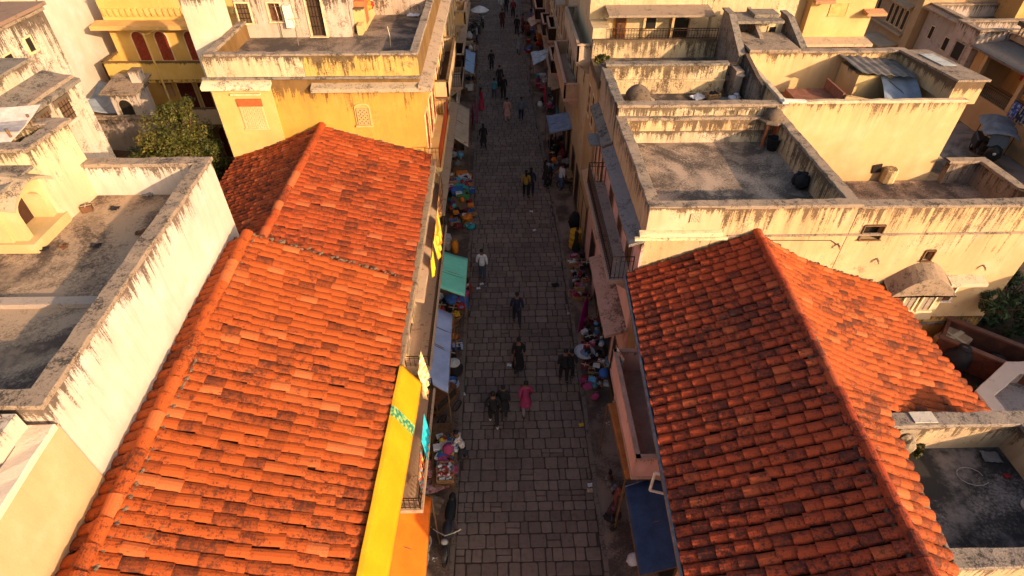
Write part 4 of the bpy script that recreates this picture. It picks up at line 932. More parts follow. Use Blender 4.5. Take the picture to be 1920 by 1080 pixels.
w=MB(); w.box(15.99,16.25,18.75,19.2,6.6,6.7); w.box(15.98,16.2,19.2,19.6,5.7,5.8); w.box(15.98,16.4,19.0,19.3,5.2,5.3); w.build('bracket',plaster((.76,.58,.3),7,1,.3,.3,seed=97),J)
# ================================================================== FAR RIGHT
K2=thing('orange_house',(19,36,0),'yellow orange house with a blank hatch and brown lower storey, top right of centre','house')
w=MB(); w.box(17.3,20.9,34,41,0,10.5); w.build('wall',plaster((.80,.52,.20),10.5,.5,.1,.05,seed=101),K2)
w=MB(); w.box(15.2,17.28,34.6,41,0,11); w.build('side_wall',plaster((.82,.60,.28),11,.5,.1,.05,seed=102),K2)
ledge(K2,(17.2,34),(21,34),(0,-1),1.0,6.2,.14,worn((.4,.3,.2),(.1,.08,.06),.4,36),'ledge',.1); ledge(K2,(17.2,34),(18.3,34),(0,-1),.6,8.4,.15,worn((.35,.17,.09),(.1,.06,.04),.4,37),'hood',.15); ledge(K2,(20.3,34),(21.4,34),(0,-1),.6,7.7,.14,worn((.4,.2,.1),(.1,.06,.04),.4,38),'hood',.1)
window(K2,(18.9,34,7.35),(0,-1,0),.95,.65,'dark',plaster((.8,.55,.22),9,1,.1,.1,seed=3),flat((.55,.30,.10)),ft=.03,name='hatch')
w=MB(); w.box(17.35,20.85,33.4,33.98,4.2,6.02); w.build('lower_storey',flat((.26,.055,.02),.9,.4,2.5),K2)
for i,x in enumerate((17.9,18.8,19.8)): window(K2,(x,33.4,5.2),(0,-1,0),.5,.6,'bars',BROWN,flat((.05,.02,.012)))
def lane_house(y0,y1,z,col,seed,label,d=9,x=31,amt=.6,patch=.5):
    o=thing('lane_house',(x+d/2,(y0+y1)/2,0),label,'house')
    house_shell(o,[(x,y0),(x+d,y0),(x+d,y1),(x,y1)],0,z,z-.8,plaster(col,z,1.6,amt,patch,seed=seed),TOP,concrete((.2,.15,.12),(.06,.05,.04),seed,.6),.3,cop=.08); return o
L1=thing('lane_house',(35,31,0),'lane house with clothes hung veranda and balustraded roof above the parked rickshaw','house')
LC=plaster((.66,.43,.21),6,1.5,.4,.2,seed=111); L2c=plaster((.5,.38,.25),5.8,1.2,.9,.7,seed=112)
w=MB(); w.box(31,40,20,37.6,0,1.95); w.box(33.2,40,20,37.6,1.95,4.4); w.box(31.0,33.3,36.9,37.6,1.96,4.4); w.build('wall',LC,L1)
w=MB(); w.extrude([(30.3,20,4.4),(33.4,20,4.72),(33.4,20,4.85),(30.3,20,4.53)],(0,17.6,0)); w.build('veranda_roof',worn((.15,.125,.11),(.07,.06,.055),.4,39),L1)
w=MB(); w.box(32.6,40,20,37.6,4.86,5.2); w.build('roof_wall',plaster((.6,.42,.25),5.3,.6,.4,.3,seed=113),L1)
for y in range(40): 
    pass
w=MB()
for i in range(58): y=20.2+i*.3; w.lathe([(.07,0),(.1,.12),(.05,.3),(.09,.45),(.09,.5)],(32.8,y,5.2),6)
w.box(32.62,33.0,20,37.6,5.7,5.95); w.build('balustrade',L2c,L1)
for y in (21.5,25.5,29.2,33,36.6): w=MB(); w.box(31.02,31.3,y,y+.3,1.96,4.5); w.build('column',plaster((.72,.48,.25),5,.6,.2,.2,seed=114),L1)
w=MB(); rail_iron(w,[(31.06,20,1.96),(31.06,36.5,1.96)],.8,.16,.014); w.build('railing',IRON,L1)
window(L1,(33.2,34.8,2.3),(-1,0,0),1.2,1.7,'dark',FRAME,DARKP); window(L1,(33.2,31,2.0),(-1,0,0),1.1,2.0,'dark',TIM,DARKP,name='door'); window(L1,(33.2,27.5,2.3),(-1,0,0),1.2,1.5,'shutter',TIM,BROWN)
L2=lane_house(37.7,40.0,5.3,(.60,.50,.40),115,'grey white lane house with a smoke blackened window, right of the plain boxy house',9,30.6,.5,.6)
window(L2,(30.6,38.8,3.2),(-1,0,0),.9,1.0,'dark',worn((.3,.24,.2),(.04,.03,.03),.5,40),DARKP,ft=.14)
L3=lane_house(40.05,44.2,5.2,(.60,.50,.40),116,'boxy grey white lane house with two small dark windows under a drooping slab roof',9,31.3,.45,.5)
window(L3,(31.3,43,3.2),(-1,0,0),.4,.8,'dark',FRAME,DARKP); window(L3,(31.3,41.0,3.0),(-1,0,0),.7,.8,'dark',FRAME,DARKP)
ledge(L3,(31.3,40.1),(31.3,44.2),(-1,0),.5,5.15,.12,worn((.3,.2,.13),(.06,.045,.04),.5,41),'roof_slab',.12)
L4=lane_house(44.3,58,7.6,(.58,.40,.21),117,'tall brown streaked lane house with a row of five narrow arched windows, top right',9,31.0,.85,.5)
for i,y in enumerate((46.0,46.7,47.4,48.1,49.9,50.8)): arch_window(L4,(31.0,y,2.9),(-1,0,0),.42,1.35,FRAME,flat((.05,.03,.02)),rise=.2)
ledge(L4,(31,45.4),(31,51.5),(-1,0),.5,4.75,.14,plaster((.62,.45,.25),5,.5,.4,.3,seed=118),'hood',.15); ledge(L4,(31,45.4),(31,51.5),(-1,0),.35,2.7,.14,plaster((.62,.45,.25),5,.5,.4,.3,seed=118),'sill_course'); ledge(L4,(31,45.6),(31,48.6),(-1,0),1.3,1.9,.1,plaster((.66,.5,.3),5,.5,.3,.3,seed=119),'awning_slab',.15)
w=MB(); w.box(30.7,31.0,44.3,45.1,0,7.6); w.build('pilaster',plaster((.62,.42,.2),7.6,.8,.5,.3,seed=120),L4)
L5=thing('orange_house',(38,45,0),'bright orange house rising behind the balustraded roof, top right corner','house')
w=MB(); w.box(36,44,42,52,0,8.5); w.build('wall',plaster((.78,.45,.14),8.5,1,.5,.4,seed=121),L5)
w=MB(); 
for i in range(12): w.box(36.3+i*.6,36.6+i*.6,41.96,42.02,6.9,7.6)
w.build('blind_arcade',flat((.3,.13,.05)),L5)
# foreground right terrace
H=thing('terrace_house',(10,6,0),'small grey roof terrace with mossy parapets at the bottom right corner','house')
house_shell(H,[(7.6,4.26),(11.4,4.26),(11.4,7.5),(8.0,7.5)],0,6.62,5.8,plaster((.70,.52,.30),6.65,1.0,.75,.45,seed=131),worn((.24,.19,.155),(.04,.034,.03),.62,42),concrete((.22,.175,.155),(.03,.026,.024),21,.8),.3,cop=.04)
w=MB(); w.box(8.5,8.95,7.15,7.49,6.1,6.6); w.blob((8.75,7.1,6.15),.22,.2,.3,10,8,.4); w.build('corner_stub',worn((.26,.2,.14),(.045,.035,.03),.55,43),H)
w=MB(); w.box(8.8,9.3,7.24,7.52,6.705,6.73); w.build('loose_slab',worn((.45,.4,.34),(.2,.16,.13),.2,44),H)
NWl=thing('yard_house',(17,9.5,0),'low pale concrete roof between the tiled eave and the dark yard, right edge','house')
w=MB(); w.prism([(13.2,7.6),(26,7.6),(26,10.9),(14.7,10.9),(13.2,9.9)],0,3.75); w.build('wall',plaster((.42,.33,.28),4,1,.5,.5,seed=132),NWl)
w=MB(); coping_ring(w,[(13.1,7.6),(13.1,9.95),(14.65,10.98),(26,10.98)],[(13.5,7.6),(13.5,9.75),(14.8,10.55),(26,10.55)],4.3,.06,False); w.build('coping',worn((.5,.4,.34),(.2,.15,.13),.25,45),NWl)
w=MB(); 
for a,b in (((13.15,7.6),(13.15,9.92)),((13.15,9.92),(14.68,10.95)),((14.68,10.95),(26,10.95))):
    d=V((b[0]-a[0],b[1]-a[1],0)); n=V((d.y,-d.x,0)).normalized(); w.extrude([V((a[0],a[1],3.6)),V((b[0],b[1],3.6)),V((b[0],b[1],4.3)),V((a[0],a[1],4.3))],n*.3)
w.build('parapet',plaster((.5,.38,.32),4.35,.7,.5,.3,seed=133),NWl)
w=MB(); w.poly([(13.3,7.6,3.77),(26,7.6,3.77),(26,10.8,3.77),(14.75,10.8,3.77),(13.3,9.85,3.77)]); w.build('roof_terrace',concrete((.3,.24,.22),(.09,.07,.065),22,.4),NWl)

plain_house('yard_house',(22,6,0),'tall plain house outside the right edge that shades the yard',[(18.5,1),(27,1),(27,10.9),(18.5,10.9)],7.3,6.6,(.7,.5,.3),141)

w=MB(); w.grid(lambda a,b:(15.75+.5*a,20.3+1.5*b,9.53-.085*b+.02*sin(b*75)),3,60,.01); w.build('skylight_sheet',flat((.2,.22,.24),.5,.3,3),J)

w=MB(); w.box(10.5,15.3,12.965,13.0,0,4.25); w.build('lower_wall',plaster((.74,.42,.10),4.3,1.4,.4,.4,seed=151),G)
# ================================================================== PEOPLE
def skin(name,V3,E,rad_,mats,parent,root=0,sub=1,local=True,extra=None):
    me=bpy.data.meshes.new(name); me.from_pydata([tuple(v) for v in V3],E,[]); o=bpy.data.objects.new(name,me); COL.objects.link(o)
    md=o.modifiers.new('s','SKIN'); md.use_smooth_shade=True; md.branch_smoothing=.4
    for i,d in enumerate(me.skin_vertices[0].data):
        d.radius=rad_[i] if isinstance(rad_[i],tuple) else (rad_[i],rad_[i]); d.use_root=(i==root)
    if sub: o.modifiers.new('u','SUBSURF').levels=sub
    dg=bpy.context.evaluated_depsgraph_get(); m2=bpy.data.meshes.new_from_object(o.evaluated_get(dg))
    bpy.data.objects.remove(o); bpy.data.meshes.remove(me)
    if extra:
        bm=bmesh.new(); bm.from_mesh(m2)
        for mb in extra:
            vs=[bm.verts.new(p) for p in mb.v]
            for f,mi in zip(mb.f,mb.m):
                try: q=bm.faces.new([vs[i] for i in f]); q.smooth=True; q.material_index=mi
                except ValueError: pass
        bm.to_mesh(m2); bm.free()
    m2.materials.clear()
    for m in mats: m2.materials.append(m)
    m2.name=name; ob=bpy.data.objects.new(name,m2); place(ob,parent,local); return ob
SKIN=flat((.20,.095,.052),.55,.1,name='skin'); HAIR=flat((.012,.010,.009),.5,.2,name='hair'); EYE=flat((.02,.015,.012),.3); SHOE=flat((.03,.025,.022),.5); SHOEW=flat((.6,.58,.55),.6)
def person(u,v,face,label,top,bottom,kind='trousers',h=1.7,stride=.25,bag=None,scarf=None,longhair=False,group='people walking along the street',shoe=None,bend=0.0,reach=0.0,pos=None,z=0.02,sit=False):
    """u, v: where the feet stand in the photo; face: heading in degrees (0 = away from the camera)"""
    p=ground(u,v,z) if pos is None else V(pos); k=h/1.72; rr=random.Random(int(u*7+v*3))
    o=thing('person',p,label,'person',group,rad(face)); o.scale=(k,k,k)
    WM[o.name]=WM[o.name]@Matrix.Scale(k,4)
    st=stride*rr.choice((-1,1)); by=bend
    hip=V((0,0,.92)); P=[hip,V((0,.02+by*.15,1.10)),V((0,.03+by*.55,1.30)),V((0,.0+by*.75,1.44)),V((0,.015+by*.85,1.52)),V((0,.03+by*1.0,1.60)),V((0,.025+by*1.05,1.67)),V((0,.015+by*1.05,1.715))]
    rd=[(.135,.10),(.125,.09),(.15,.10),(.075,.065),.052,(.07,.085),(.075,.09),(.05,.06)]
    E=[(i,i+1) for i in range(7)]; sh=P[3]; arms=[]; legs=[]
    for s in (-1,1):
        a=-st*s*.7; b=len(P)
        S=sh+V((s*.175,0,-.04)); el=S+V((s*.055,-a*.28-.02,-.27)); wr=el+V((s*.005,-a*.25+.07,-.24)); hd=wr+V((-s*.005,.025-a*.06,-.075))
        if reach: el=S+V((s*.05,.16*reach,-.22)); wr=el+V((-s*.03,.22*reach,-.06)); hd=wr+V((0,.08,-.02))
        P+=[S,el,wr,hd]; rd+=[.062,.045,.032,(.038,.022)]; E+=[(3,b),(b,b+1),(b+1,b+2),(b+2,b+3)]; arms.append((S,el,wr,hd,s))
    for s in (-1,1):
        f=st*s; b=len(P); H=hip+V((s*.095,0,-.05)); K=V((s*.105,f*.42+.04,.49)); A=V((s*.105,f*1.0-.03,.085+max(0,-f)*.18)); T=A+V((s*.02,.15,-.04))
        if f<0: T=A+V((s*.02,.14,-.075))
        P+=[H,K,A,T]; rd+=[.088,.06,.04,(.042,.03)]; E+=[(0,b),(b,b+1),(b+1,b+2),(b+2,b+3)]; legs.append((H,K,A,T,s))
    ex=[]; m=MB()
    for S_,el,wr,hd,s in arms:                      # four unequal bent fingers and a thumb per hand
        d=(hd-wr).normalized(); fw=V((0,1,0))
        for i,(l,q) in enumerate(((.075,-.024),(.085,-.008),(.08,.008),(.062,.022))):
            b0=hd+d*.025+fw*q; m.tube([b0,b0+d*l*.5+V((-s*.008,0,0)),b0+d*l*.9+V((-s*.025,.006,0))],[.0095,.009,.007],5)
        t0=hd+fw*.03-d*.01; m.tube([t0,t0+d*.03+fw*.022,t0+d*.06+fw*.03],[.011,.010,.008],5)
    hc=P[6]
    m.blob(hc+V((0,.098,-.035)),.013,.022,.02,6,5); m.blob(hc+V((0,.085,-.075)),.026,.01,.008,6,4)
    for s in (-1,1): m.blob(hc+V((s*.083,-.0,-.03)),.012,.022,.03,6,5)
    m.mi=1
    for s in (-1,1): m.blob(hc+V((s*.034,.088,-.008)),.012,.008,.009,6,4)
    ex.append(m)
    skin('body',P,E,rd,(SKIN,EYE),o,0,1,True,ex)
    # hair
    m=MB(); m.smooth=True; c=hc+V((0,-.02,.012)); nv,nu=8,12; vs=[]
    m.blob(c+V((0,.0,.012)),.092,.103,.088,12,8,.1,6)
    if longhair: m.blob(c+V((0,-.075,-.14)),.075,.05,.19,10,8,.2,5)
    m.build('hair',scarf and cloth(scarf) or HAIR,o,True)
    tm=top if not isinstance(top,tuple) else cloth(top); bm_=bottom if not isinstance(bottom,tuple) else cloth(bottom)
    # upper garment
    VV=[P[0]+V((0,0,-.10)),P[0]+V((0,0,.04)),P[1],P[2],P[3]+V((0,0,.0))]; RR=[(.165,.125),(.155,.118),(.148,.11),(.172,.122),(.10,.08)]; EE=[(0,1),(1,2),(2,3),(3,4)]
    for S_,el,wr,hd,s in arms:
        b=len(VV); e2=el.lerp(wr,.82); VV+=[S_,el,e2]; RR+=[.08,.062,.05]; EE+=[(4,b),(b,b+1),(b+1,b+2)]
    skin('shirt',VV,EE,RR,(tm,),o,2,1)
    if kind=='trousers':
        VV=[P[0]+V((0,0,.03))]; RR=[(.150,.112)]; EE=[]
        for H_,K,A,T,s in legs:
            b=len(VV); VV+=[H_+V((0,0,-.02)),K,A+V((0,0,.03))]; RR+=[.108,.082,.066]; EE+=[(0,b),(b,b+1),(b+1,b+2)]
        skin('trousers',VV,EE,RR,(bm_,),o,0,1)
    else:
        m=MB(); m.smooth=True; q0=P[0]; n=18; vs=[]; zs=[(.98,.150,.112),(.8,.175,.14),(.55,.20,.18),(.3,.225,.22),(.10,.245,.245)] if kind=='skirt' else [(1.0,.16,.12),(.8,.19,.15),(.62,.215,.19),(.5,.23,.21)]
        for zz,ra,rb in zs:
            for i in range(n):
                a=2*pi*i/n; g=1+.07*sin(a*6+zz*3)*(1.05-zz); vs.append((ra*g*cos(a),rb*g*sin(a)+st*0,zz))
        m.add(vs,[(j*n+(i+1)%n,j*n+i,(j+1)*n+i,(j+1)*n+(i+1)%n) for j in range(len(zs)-1) for i in range(n)]+[tuple((len(zs)-1)*n+i for i in range(n))])
        m.build('skirt' if kind=='skirt' else 'kurta',tm if kind=='kurta' else bm_,o,True)
        if kind=='kurta':
            VV=[P[0]+V((0,0,.03))]; RR=[(.12,.09)]; EE=[]
            for H_,K,A,T,s in legs:
                b=len(VV); VV+=[H_,K,A+V((0,0,.03))]; RR+=[.10,.075,.055]; EE+=[(0,b),(b,b+1),(b+1,b+2)]
            skin('trousers',VV,EE,RR,(bm_,),o,0,1)
    for H_,K,A,T,s in legs:
        m=MB(); m.smooth=True; mid=A.lerp(T,.45)+V((0,0,-.015)); m.blob(mid,.05,.135,.048,10,6); m.build('shoe',shoe or SHOE,o,True)
    if scarf:
        m=MB(); m.smooth=True; m.blob(P[2]+V((0,-.05,-.06)),.185,.115,.28,12,8,.12,4); m.build('shawl',cloth(scarf),o,True)
    if bag:
        m=MB(); m.smooth=True; m.blob(P[0]+V((.21,-.03,.12)),.06,.12,.15,10,7,.15,4); m.tube([P[0]+V((.21,-.03,.25)),sh+V((.1,-.07,.03)),sh+V((0,-.1,-.1))],.012,5); m.build('bag',cloth(bag),o,True)
    return o
K_=(.020,.018,.020); NAVY=(.02,.024,.042); JEAN=(.045,.06,.10); WHT=(.55,.55,.58)
person(905,524,-4,'man in white shirt and blue jeans walking away beside the left kerb',WHT,JEAN,h=1.68,stride=.18)
person(969,607,3,'man in dark navy jacket walking away alone mid street below the white shirted man',NAVY,(.03,.03,.04),h=1.7,stride=.22)
person(972,690,176,'woman in black robe carrying an orange bag in the middle of the street',K_,K_,'skirt',h=1.62,bag=(.50,.07,.02),scarf=K_,stride=.2)
person(1056,714,5,'left one of two people in black standing near the right kerb',K_,K_,h=1.7,stride=.1,group='pair in black by the right kerb')
person(1067,711,-8,'right one of two people in black standing near the right kerb',(.026,.022,.024),K_,h=1.6,stride=.1,group='pair in black by the right kerb')
person(926,795,4,'man in black with white shoes walking beside a smaller dark companion',K_,K_,h=1.72,stride=.2,shoe=SHOEW)
person(944,779,-5,'woman in dark clothes and headscarf walking beside the man with white shoes',(.022,.018,.02),K_,'kurta',h=1.6,stride=.18,scarf=K_)
person(985,773,8,'person in magenta kurta and pale trousers walking away, lower middle of the street',(.30,.035,.10),(.20,.17,.17),'kurta',h=1.66,stride=.26)
person(869,861,75,'customer in white patterned vest leaning over the toy stall',printed([(.5,.45,.42),(.3,.25,.25),(.6,.55,.5)],16),(.03,.03,.045),h=1.5,bend=.18,reach=.6,stride=.1,group='people at the stalls')
person(1150,968,-95,'person in dark floral robe standing at the edge of the navy canvas',printed([(.035,.02,.025),(.05,.03,.035),(.14,.04,.06),(.03,.02,.025)],14),printed([(.035,.02,.025),(.05,.03,.035),(.14,.04,.06),(.03,.02,.025)],14),'skirt',h=1.6,scarf=(.16,.04,.03),group='people at the stalls',stride=.05)
person(986,369,2,'woman in mustard top walking beside a person in dark blue',(.36,.20,.035),K_,h=1.6,stride=.1,longhair=True)
person(995,368,-3,'person in dark blue walking beside the woman in mustard',NAVY,NAVY,h=1.72,stride=.1,longhair=True)
person(907,279,12,'woman in black with long hair near the left kerb above the cloth stall',K_,K_,'kurta',h=1.62,longhair=True,stride=.15)
person(951,228,-3,'person in pale pink kurta and trousers, left of the man in grey blue',(.50,.26,.22),(.46,.27,.24),'kurta',h=1.62,stride=.16)
person(977,226,4,'man in grey blue shirt and dark jeans, right of the pale pink kurta',(.12,.15,.19),(.03,.035,.06),h=1.6,stride=.1)
person(927,186,3,'person in teal shirt and blue jeans left of the tall man in black',(.06,.24,.27),JEAN,h=1.5,stride=.12)
person(944,187,0,'tall man in black jacket walking next to the person in teal',K_,K_,h=1.78,stride=.18)
person(937,166,4,'person in dark clothes partly hidden behind the tall man in black',(.035,.025,.03),K_,h=1.7,stride=.15)
person(922,132,0,'slim person in black walking alone up the far street, left of centre',K_,K_,h=1.55,stride=.16)
person(972,101,178,'man in grey with a white scarf walking towards the camera far up the street',(.22,.21,.22),(.17,.17,.20),'kurta',h=1.66,stride=.22,scarf=None)
person(969,66,0,'dark figure behind the man with the white scarf, far right of the street',K_,K_,h=1.66,stride=.12)
person(942,54,0,'person in dark maroon kurta far up the street, left of centre',(.07,.02,.02),K_,'kurta',h=1.7,stride=.12)
person(940,26,2,'person in white top near the top edge of the street',(.5,.48,.46),(.3,.28,.27),h=1.7,stride=.12)
person(949,25,-3,'person in black next to the white topped person near the top edge',K_,K_,h=1.72,stride=.12)
person(962,34,2,'person with a red cap and dark clothes, top of the street near right stalls',(.06,.02,.02),K_,h=1.7,stride=.12,scarf=(.22,.03,.025))
person(980,62,90,'person in dark red by the right stalls at the top of the street',(.16,.02,.03),K_,'kurta',h=1.62,stride=.05,group='people at the stalls')
person(903,206,-60,'woman in bright red sari standing at the left kerb',(.42,.025,.045),(.42,.03,.06),'skirt',h=1.55,longhair=True,group='people at the stalls',stride=.05)
person(895,84,85,'person in pale blue shirt at the left stalls near the parked motorcycles',(.28,.33,.42),(.05,.05,.06),h=1.65,stride=.08,group='people at the stalls')
person(891,115,80,'person in beige shawl at the left stalls above the beige awning',(.34,.25,.18),(.09,.07,.06),'skirt',h=1.6,stride=.05,group='people at the stalls')
person(1030,352,-100,'person in black standing among goods at the right kerb, left of the handcart',K_,K_,h=1.65,stride=.06,group='people at the stalls')
person(1022,349,-70,'slim person in black nearest the right kerb above the handcart',(.03,.022,.02),K_,'kurta',h=1.6,stride=.05,longhair=True,group='people at the stalls')
person(1050,356,-60,'person in white shirt and blue trousers leaning on the wooden handcart',(.5,.48,.52),(.07,.11,.2),h=1.6,bend=.12,stride=.08,group='people at the stalls')
person(1079,470,-80,'person in black with a shawl seated behind the yellow drum',K_,K_,'skirt',h=1.3,scarf=K_,stride=.05,group='people at the stalls',z=.12)
# ================================================================== AWNINGS AND HANGING CLOTH
def sheet(mb,a,b,c,d,sag=.08,wr=.02,n=14,m=10,th=.006,f=3.0,fold=0):
    a,b,c,d=map(V,(a,b,c,d)); off=R.uniform(-40,40)
    def fn(x,y):
        p=a.lerp(b,x).lerp(d.lerp(c,x),y); p.z-=sag*sin(pi*x)*.5*(1+sin(pi*y)); p.z+=wr*noise.noise(V((p.x*f+off,p.y*f,p.z*f)))*2
        if fold: p.x+=fold*sin(y*pi*9+off)*(x*.8+.2)
        return p
    mb.smooth=True; mb.grid(fn,n,m,th); mb.smooth=False
def awning(label,pts,mat,sag=.08,wr=.02,poles=True,bands=None,hem=True,group='street awnings'):
    """pts: wall far, street far, street near, wall near"""
    c=sum((V(p) for p in pts),V())/4
    o=thing('awning',(c.x,c.y,0),label,'awning',group)
    a,b,cc,d=map(V,pts); mb=MB(); sheet(mb,a,b,cc,d,sag,wr); S_=mb.build('canopy',mat,o)
    for f_,m_ in (bands or ()):
        mb=MB(); u=V((0,0,.008)); sheet(mb,a.lerp(d,f_[0])+u,b.lerp(cc,f_[0])+u,b.lerp(cc,f_[1])+u,a.lerp(d,f_[1])+u,sag,0.0); mb.build('band',m_,S_)
    mb=MB(); mb.tube([b-V((0,0,.03)),cc-V((0,0,.03))],.022,6); mb.tube([a-V((0,0,.03)),d-V((0,0,.03))],.02,6)
    for i in range(3): mb.tube([a.lerp(d,i/2)-V((0,0,.04)),b.lerp(cc,i/2)-V((0,0,.04))],.016,5)
    mb.build('frame',TIM,o)
    if poles:
        for q in (b,cc): mb=MB(); mb.tube([(q.x,q.y,.05),(q.x,q.y,q.z-.02)],.025,6); mb.build('pole',TIM,o)
    return o
TEAL=flat((.13,.46,.35),.7,.12,2); BLUEP=flat((.24,.29,.46),.7,.15,2); NAVYC=flat((.022,.045,.11),.6,.3,3); ORG=flat((.74,.15,.010),.55,.12,2); YELC=flat((.62,.27,.006),.6,.1,2); RUST=flat((.36,.11,.025),.8,.25,3); BEIGE=flat((.36,.28,.20),.8,.2,3); TANC=flat((.40,.24,.12),.85,.3,3); SILV=flat((.34,.37,.42),.5,.35,4); BLU2=flat((.12,.17,.28),.6,.3,3)
awning('teal green sheet awning with one seam, left side of the street',[(-2.55,18.8,2.75),(-1.42,18.7,2.4),(-1.45,16.4,2.35),(-2.6,16.6,2.75)],TEAL,.04,.012,bands=[((.56,.57),flat((.06,.3,.22)))])
awning('long pale blue tarpaulin awning below the teal one',[(-2.6,15.5,2.75),(-1.86,15.4,2.4),(-1.8,11.75,2.35),(-2.6,12.05,2.75)],BLUEP,.05,.02,bands=[((.27,.275),flat((.1,.12,.2))),((.52,.525),flat((.1,.12,.2)))])
awning('bright orange plastic awning at the bottom, beside the yellow sheet',[(-2.75,8.05,3.25),(-1.98,7.95,2.75),(-1.95,5.0,2.6),(-2.75,5.0,3.25)],ORG,.03,.015)
awning('small pale blue awning high up the left side near the parked motorcycles',[(-2.9,42.8,3.0),(-1.75,42.6,2.5),(-1.75,38.6,2.5),(-2.9,38.8,3.0)],flat((.22,.33,.5),.7,.2,2),.05,.02)
awning('beige cloth awning with a striped front, left side far up the street',[(-2.9,33.6,2.9),(-1.85,33.2,2.45),(-1.75,28.4,2.4),(-2.9,29.0,2.9)],BEIGE,.06,.02,bands=[((.93,1.0),printed([(.4,.3,.22),(.3,.1,.05),(.5,.42,.3)],7))])
awning('rust orange cloth awning under the pink balcony',[(4.2,10.9,3.1),(3.16,10.9,2.8),(3.26,8.35,2.8),(4.2,8.4,3.1)],RUST,.03,.012)
awning('dark navy canvas awning at the bottom right with pale paint specks',[(4.45,8.45,2.95),(3.25,8.25,2.6),(3.22,5.9,2.6),(4.35,6.0,2.95)],NAVYC,.02,.015,bands=[((.0,.012),flat((.16,.2,.3)))])
awning('slate blue tarpaulin awning on the right, below the tan cloth awnings',[tuple(ground(1072,208,2.9)),tuple(ground(1024,216,2.4)),tuple(ground(1031,251,2.4)),tuple(ground(1074,240,2.9))],BLU2,.04,.03)
awning('tan patched cloth awning above the slate blue one, right side',[tuple(ground(1060,128,2.7)),tuple(ground(1027,131,2.4)),tuple(ground(1027,164,2.4)),tuple(ground(1060,158,2.7))],TANC,.04,.03)
awning('silvery plastic sheet awning on the right, higher than the tan one',[tuple(ground(1030,90,2.9)),tuple(ground(995,97,2.5)),tuple(ground(1000,123,2.5)),tuple(ground(1035,103,2.8))],SILV,.05,.05)
awning('crooked brown cloth awning beside the silvery sheet',[tuple(ground(1051,74,3.2)),tuple(ground(1029,80,2.9)),tuple(ground(1036,102,2.8)),tuple(ground(1053,95,3.1))],TANC,.03,.03)
awning('tattered pale canvas awning near the top of the right side',[tuple(ground(1020,14,3.4)),tuple(ground(988,36,2.6)),tuple(ground(996,50,2.6)),tuple(ground(1026,34,3.2))],flat((.42,.30,.22),.8,.3,3),.05,.05)
awning('grey metal sheet awning high on the right facade',[tuple(ground(1072,12,5.2)),tuple(ground(1036,14,4.8)),tuple(ground(1047,38,4.8)),tuple(ground(1072,26,5.2))],flat((.3,.24,.2),.7,.3,3),.02,.02,poles=False)
# yellow sheet along the eave
o=thing('eave_sheet',(-2.5,7.5,0),'long bright yellow plastic sheet hung along the eave of the nearest roof','plastic sheet')
pf=lambda b:[V((-2.68-.12*b,9.95-5.55*b,5.80+.16*b)),V((-2.60-.10*b,9.95-5.55*b,5.78+.12*b)),V((-2.18-.24*b,9.95-5.55*b,5.05-.15*b))]
def ysh(a,b):
    q=pf(b); p=q[0].lerp(q[1],a/.35) if a<.35 else q[1].lerp(q[2],(a-.35)/.65); w=noise.noise(V((p.x*3,p.y*2.2,1)))*.02+.010*sin(p.y*5+p.x*3); p.z+=w; p.x+=w*.5; return p
mb=MB(); mb.smooth=True; mb.grid(ysh,14,60,.006); mb.smooth=False; mb.build('sheet',YELC,o)
mb=MB(); mb.tube([(-2.18,9.95,5.03),(-2.44,4.4,4.88)],.018,6); mb.build('batten',TIM,o)
mb=MB(); mb.grid(lambda a,b:ysh(a,.24+.055*b)+V((.012,0,.012)),14,6,.004); mb.build('patch',printed([(.05,.22,.10),(.12,.32,.14),(.30,.36,.08),(.03,.16,.10)],14),o)
def hung(label,a,b,drop,mat,group='cloth hung along the balconies',fold=.05,cat='hanging cloth',taper=.0,d=(0,0)):
    a,b=V(a),V(b); e=(b-a)*taper/2; o=thing('hanging_cloth',(a+b)/2,label,cat,group)
    mb=MB(); q=V((d[0],d[1],-drop)); off=R.uniform(0,9)
    def fn(x,y):
        p=(a+e*0).lerp(b,y).lerp((a+e+q).lerp(b-e+q,y),x); w=fold*sin(y*pi*7+off)*(.3+.7*x); p.x+=w; p.y+=w*.3; return p
    mb.smooth=True; mb.grid(fn,8,26,.008); mb.build('cloth',mat,o)
    mb=MB(); mb.tube([a,b],.012,5); mb.build('line',TIM,o); return o
hung('yellow cloth with orange stripes hung under the eave above the teal awning',(-2.42,18.3,5.1),(-2.38,16.2,5.1),1.1,printed([(.75,.42,.02),(.75,.18,.02),(.7,.5,.06)],3),taper=.3,d=(.1,0))
hung('short yellow cloth with a teal knot beside the striped yellow cloth',(-2.4,15.9,5.0),(-2.4,15.3,5.0),.8,cloth((.75,.45,.02)))
hung('cream fringed cloth hung at the top end of the yellow sheet',(-2.34,11.2,5.1),(-2.32,10.2,5.1),1.0,printed([(.75,.62,.3),(.6,.4,.2),(.7,.3,.1),(.7,.6,.4)],10),fold=.08,d=(.12,-.1))
hung('bright cyan cloth hung on the balcony beside the yellow sheet',(-2.16,9.5,4.4),(-2.14,8.6,4.4),.85,cloth((.02,.42,.55)),d=(.06,-.05))
hung('red and orange patterned cloth below the cyan cloth',(-2.16,8.5,4.3),(-2.14,7.6,4.2),.75,printed([(.5,.12,.03),(.7,.35,.08),(.35,.05,.02),(.1,.2,.25)],9))
hung('dark lace cloth draped near the far end of the left eave',(-2.5,21,5.0),(-2.45,18.9,5.0),.9,printed([(.25,.10,.05),(.35,.18,.08),(.14,.06,.03)],12),fold=.07)
hung('magenta cloth hung like a tall cone among the right goods',tuple(ground(1103,552,1.75)),tuple(ground(1096,566,1.75)),1.5,cloth((.34,.008,.13)),fold=.09,taper=-1.0,group='cloth at the right stalls')
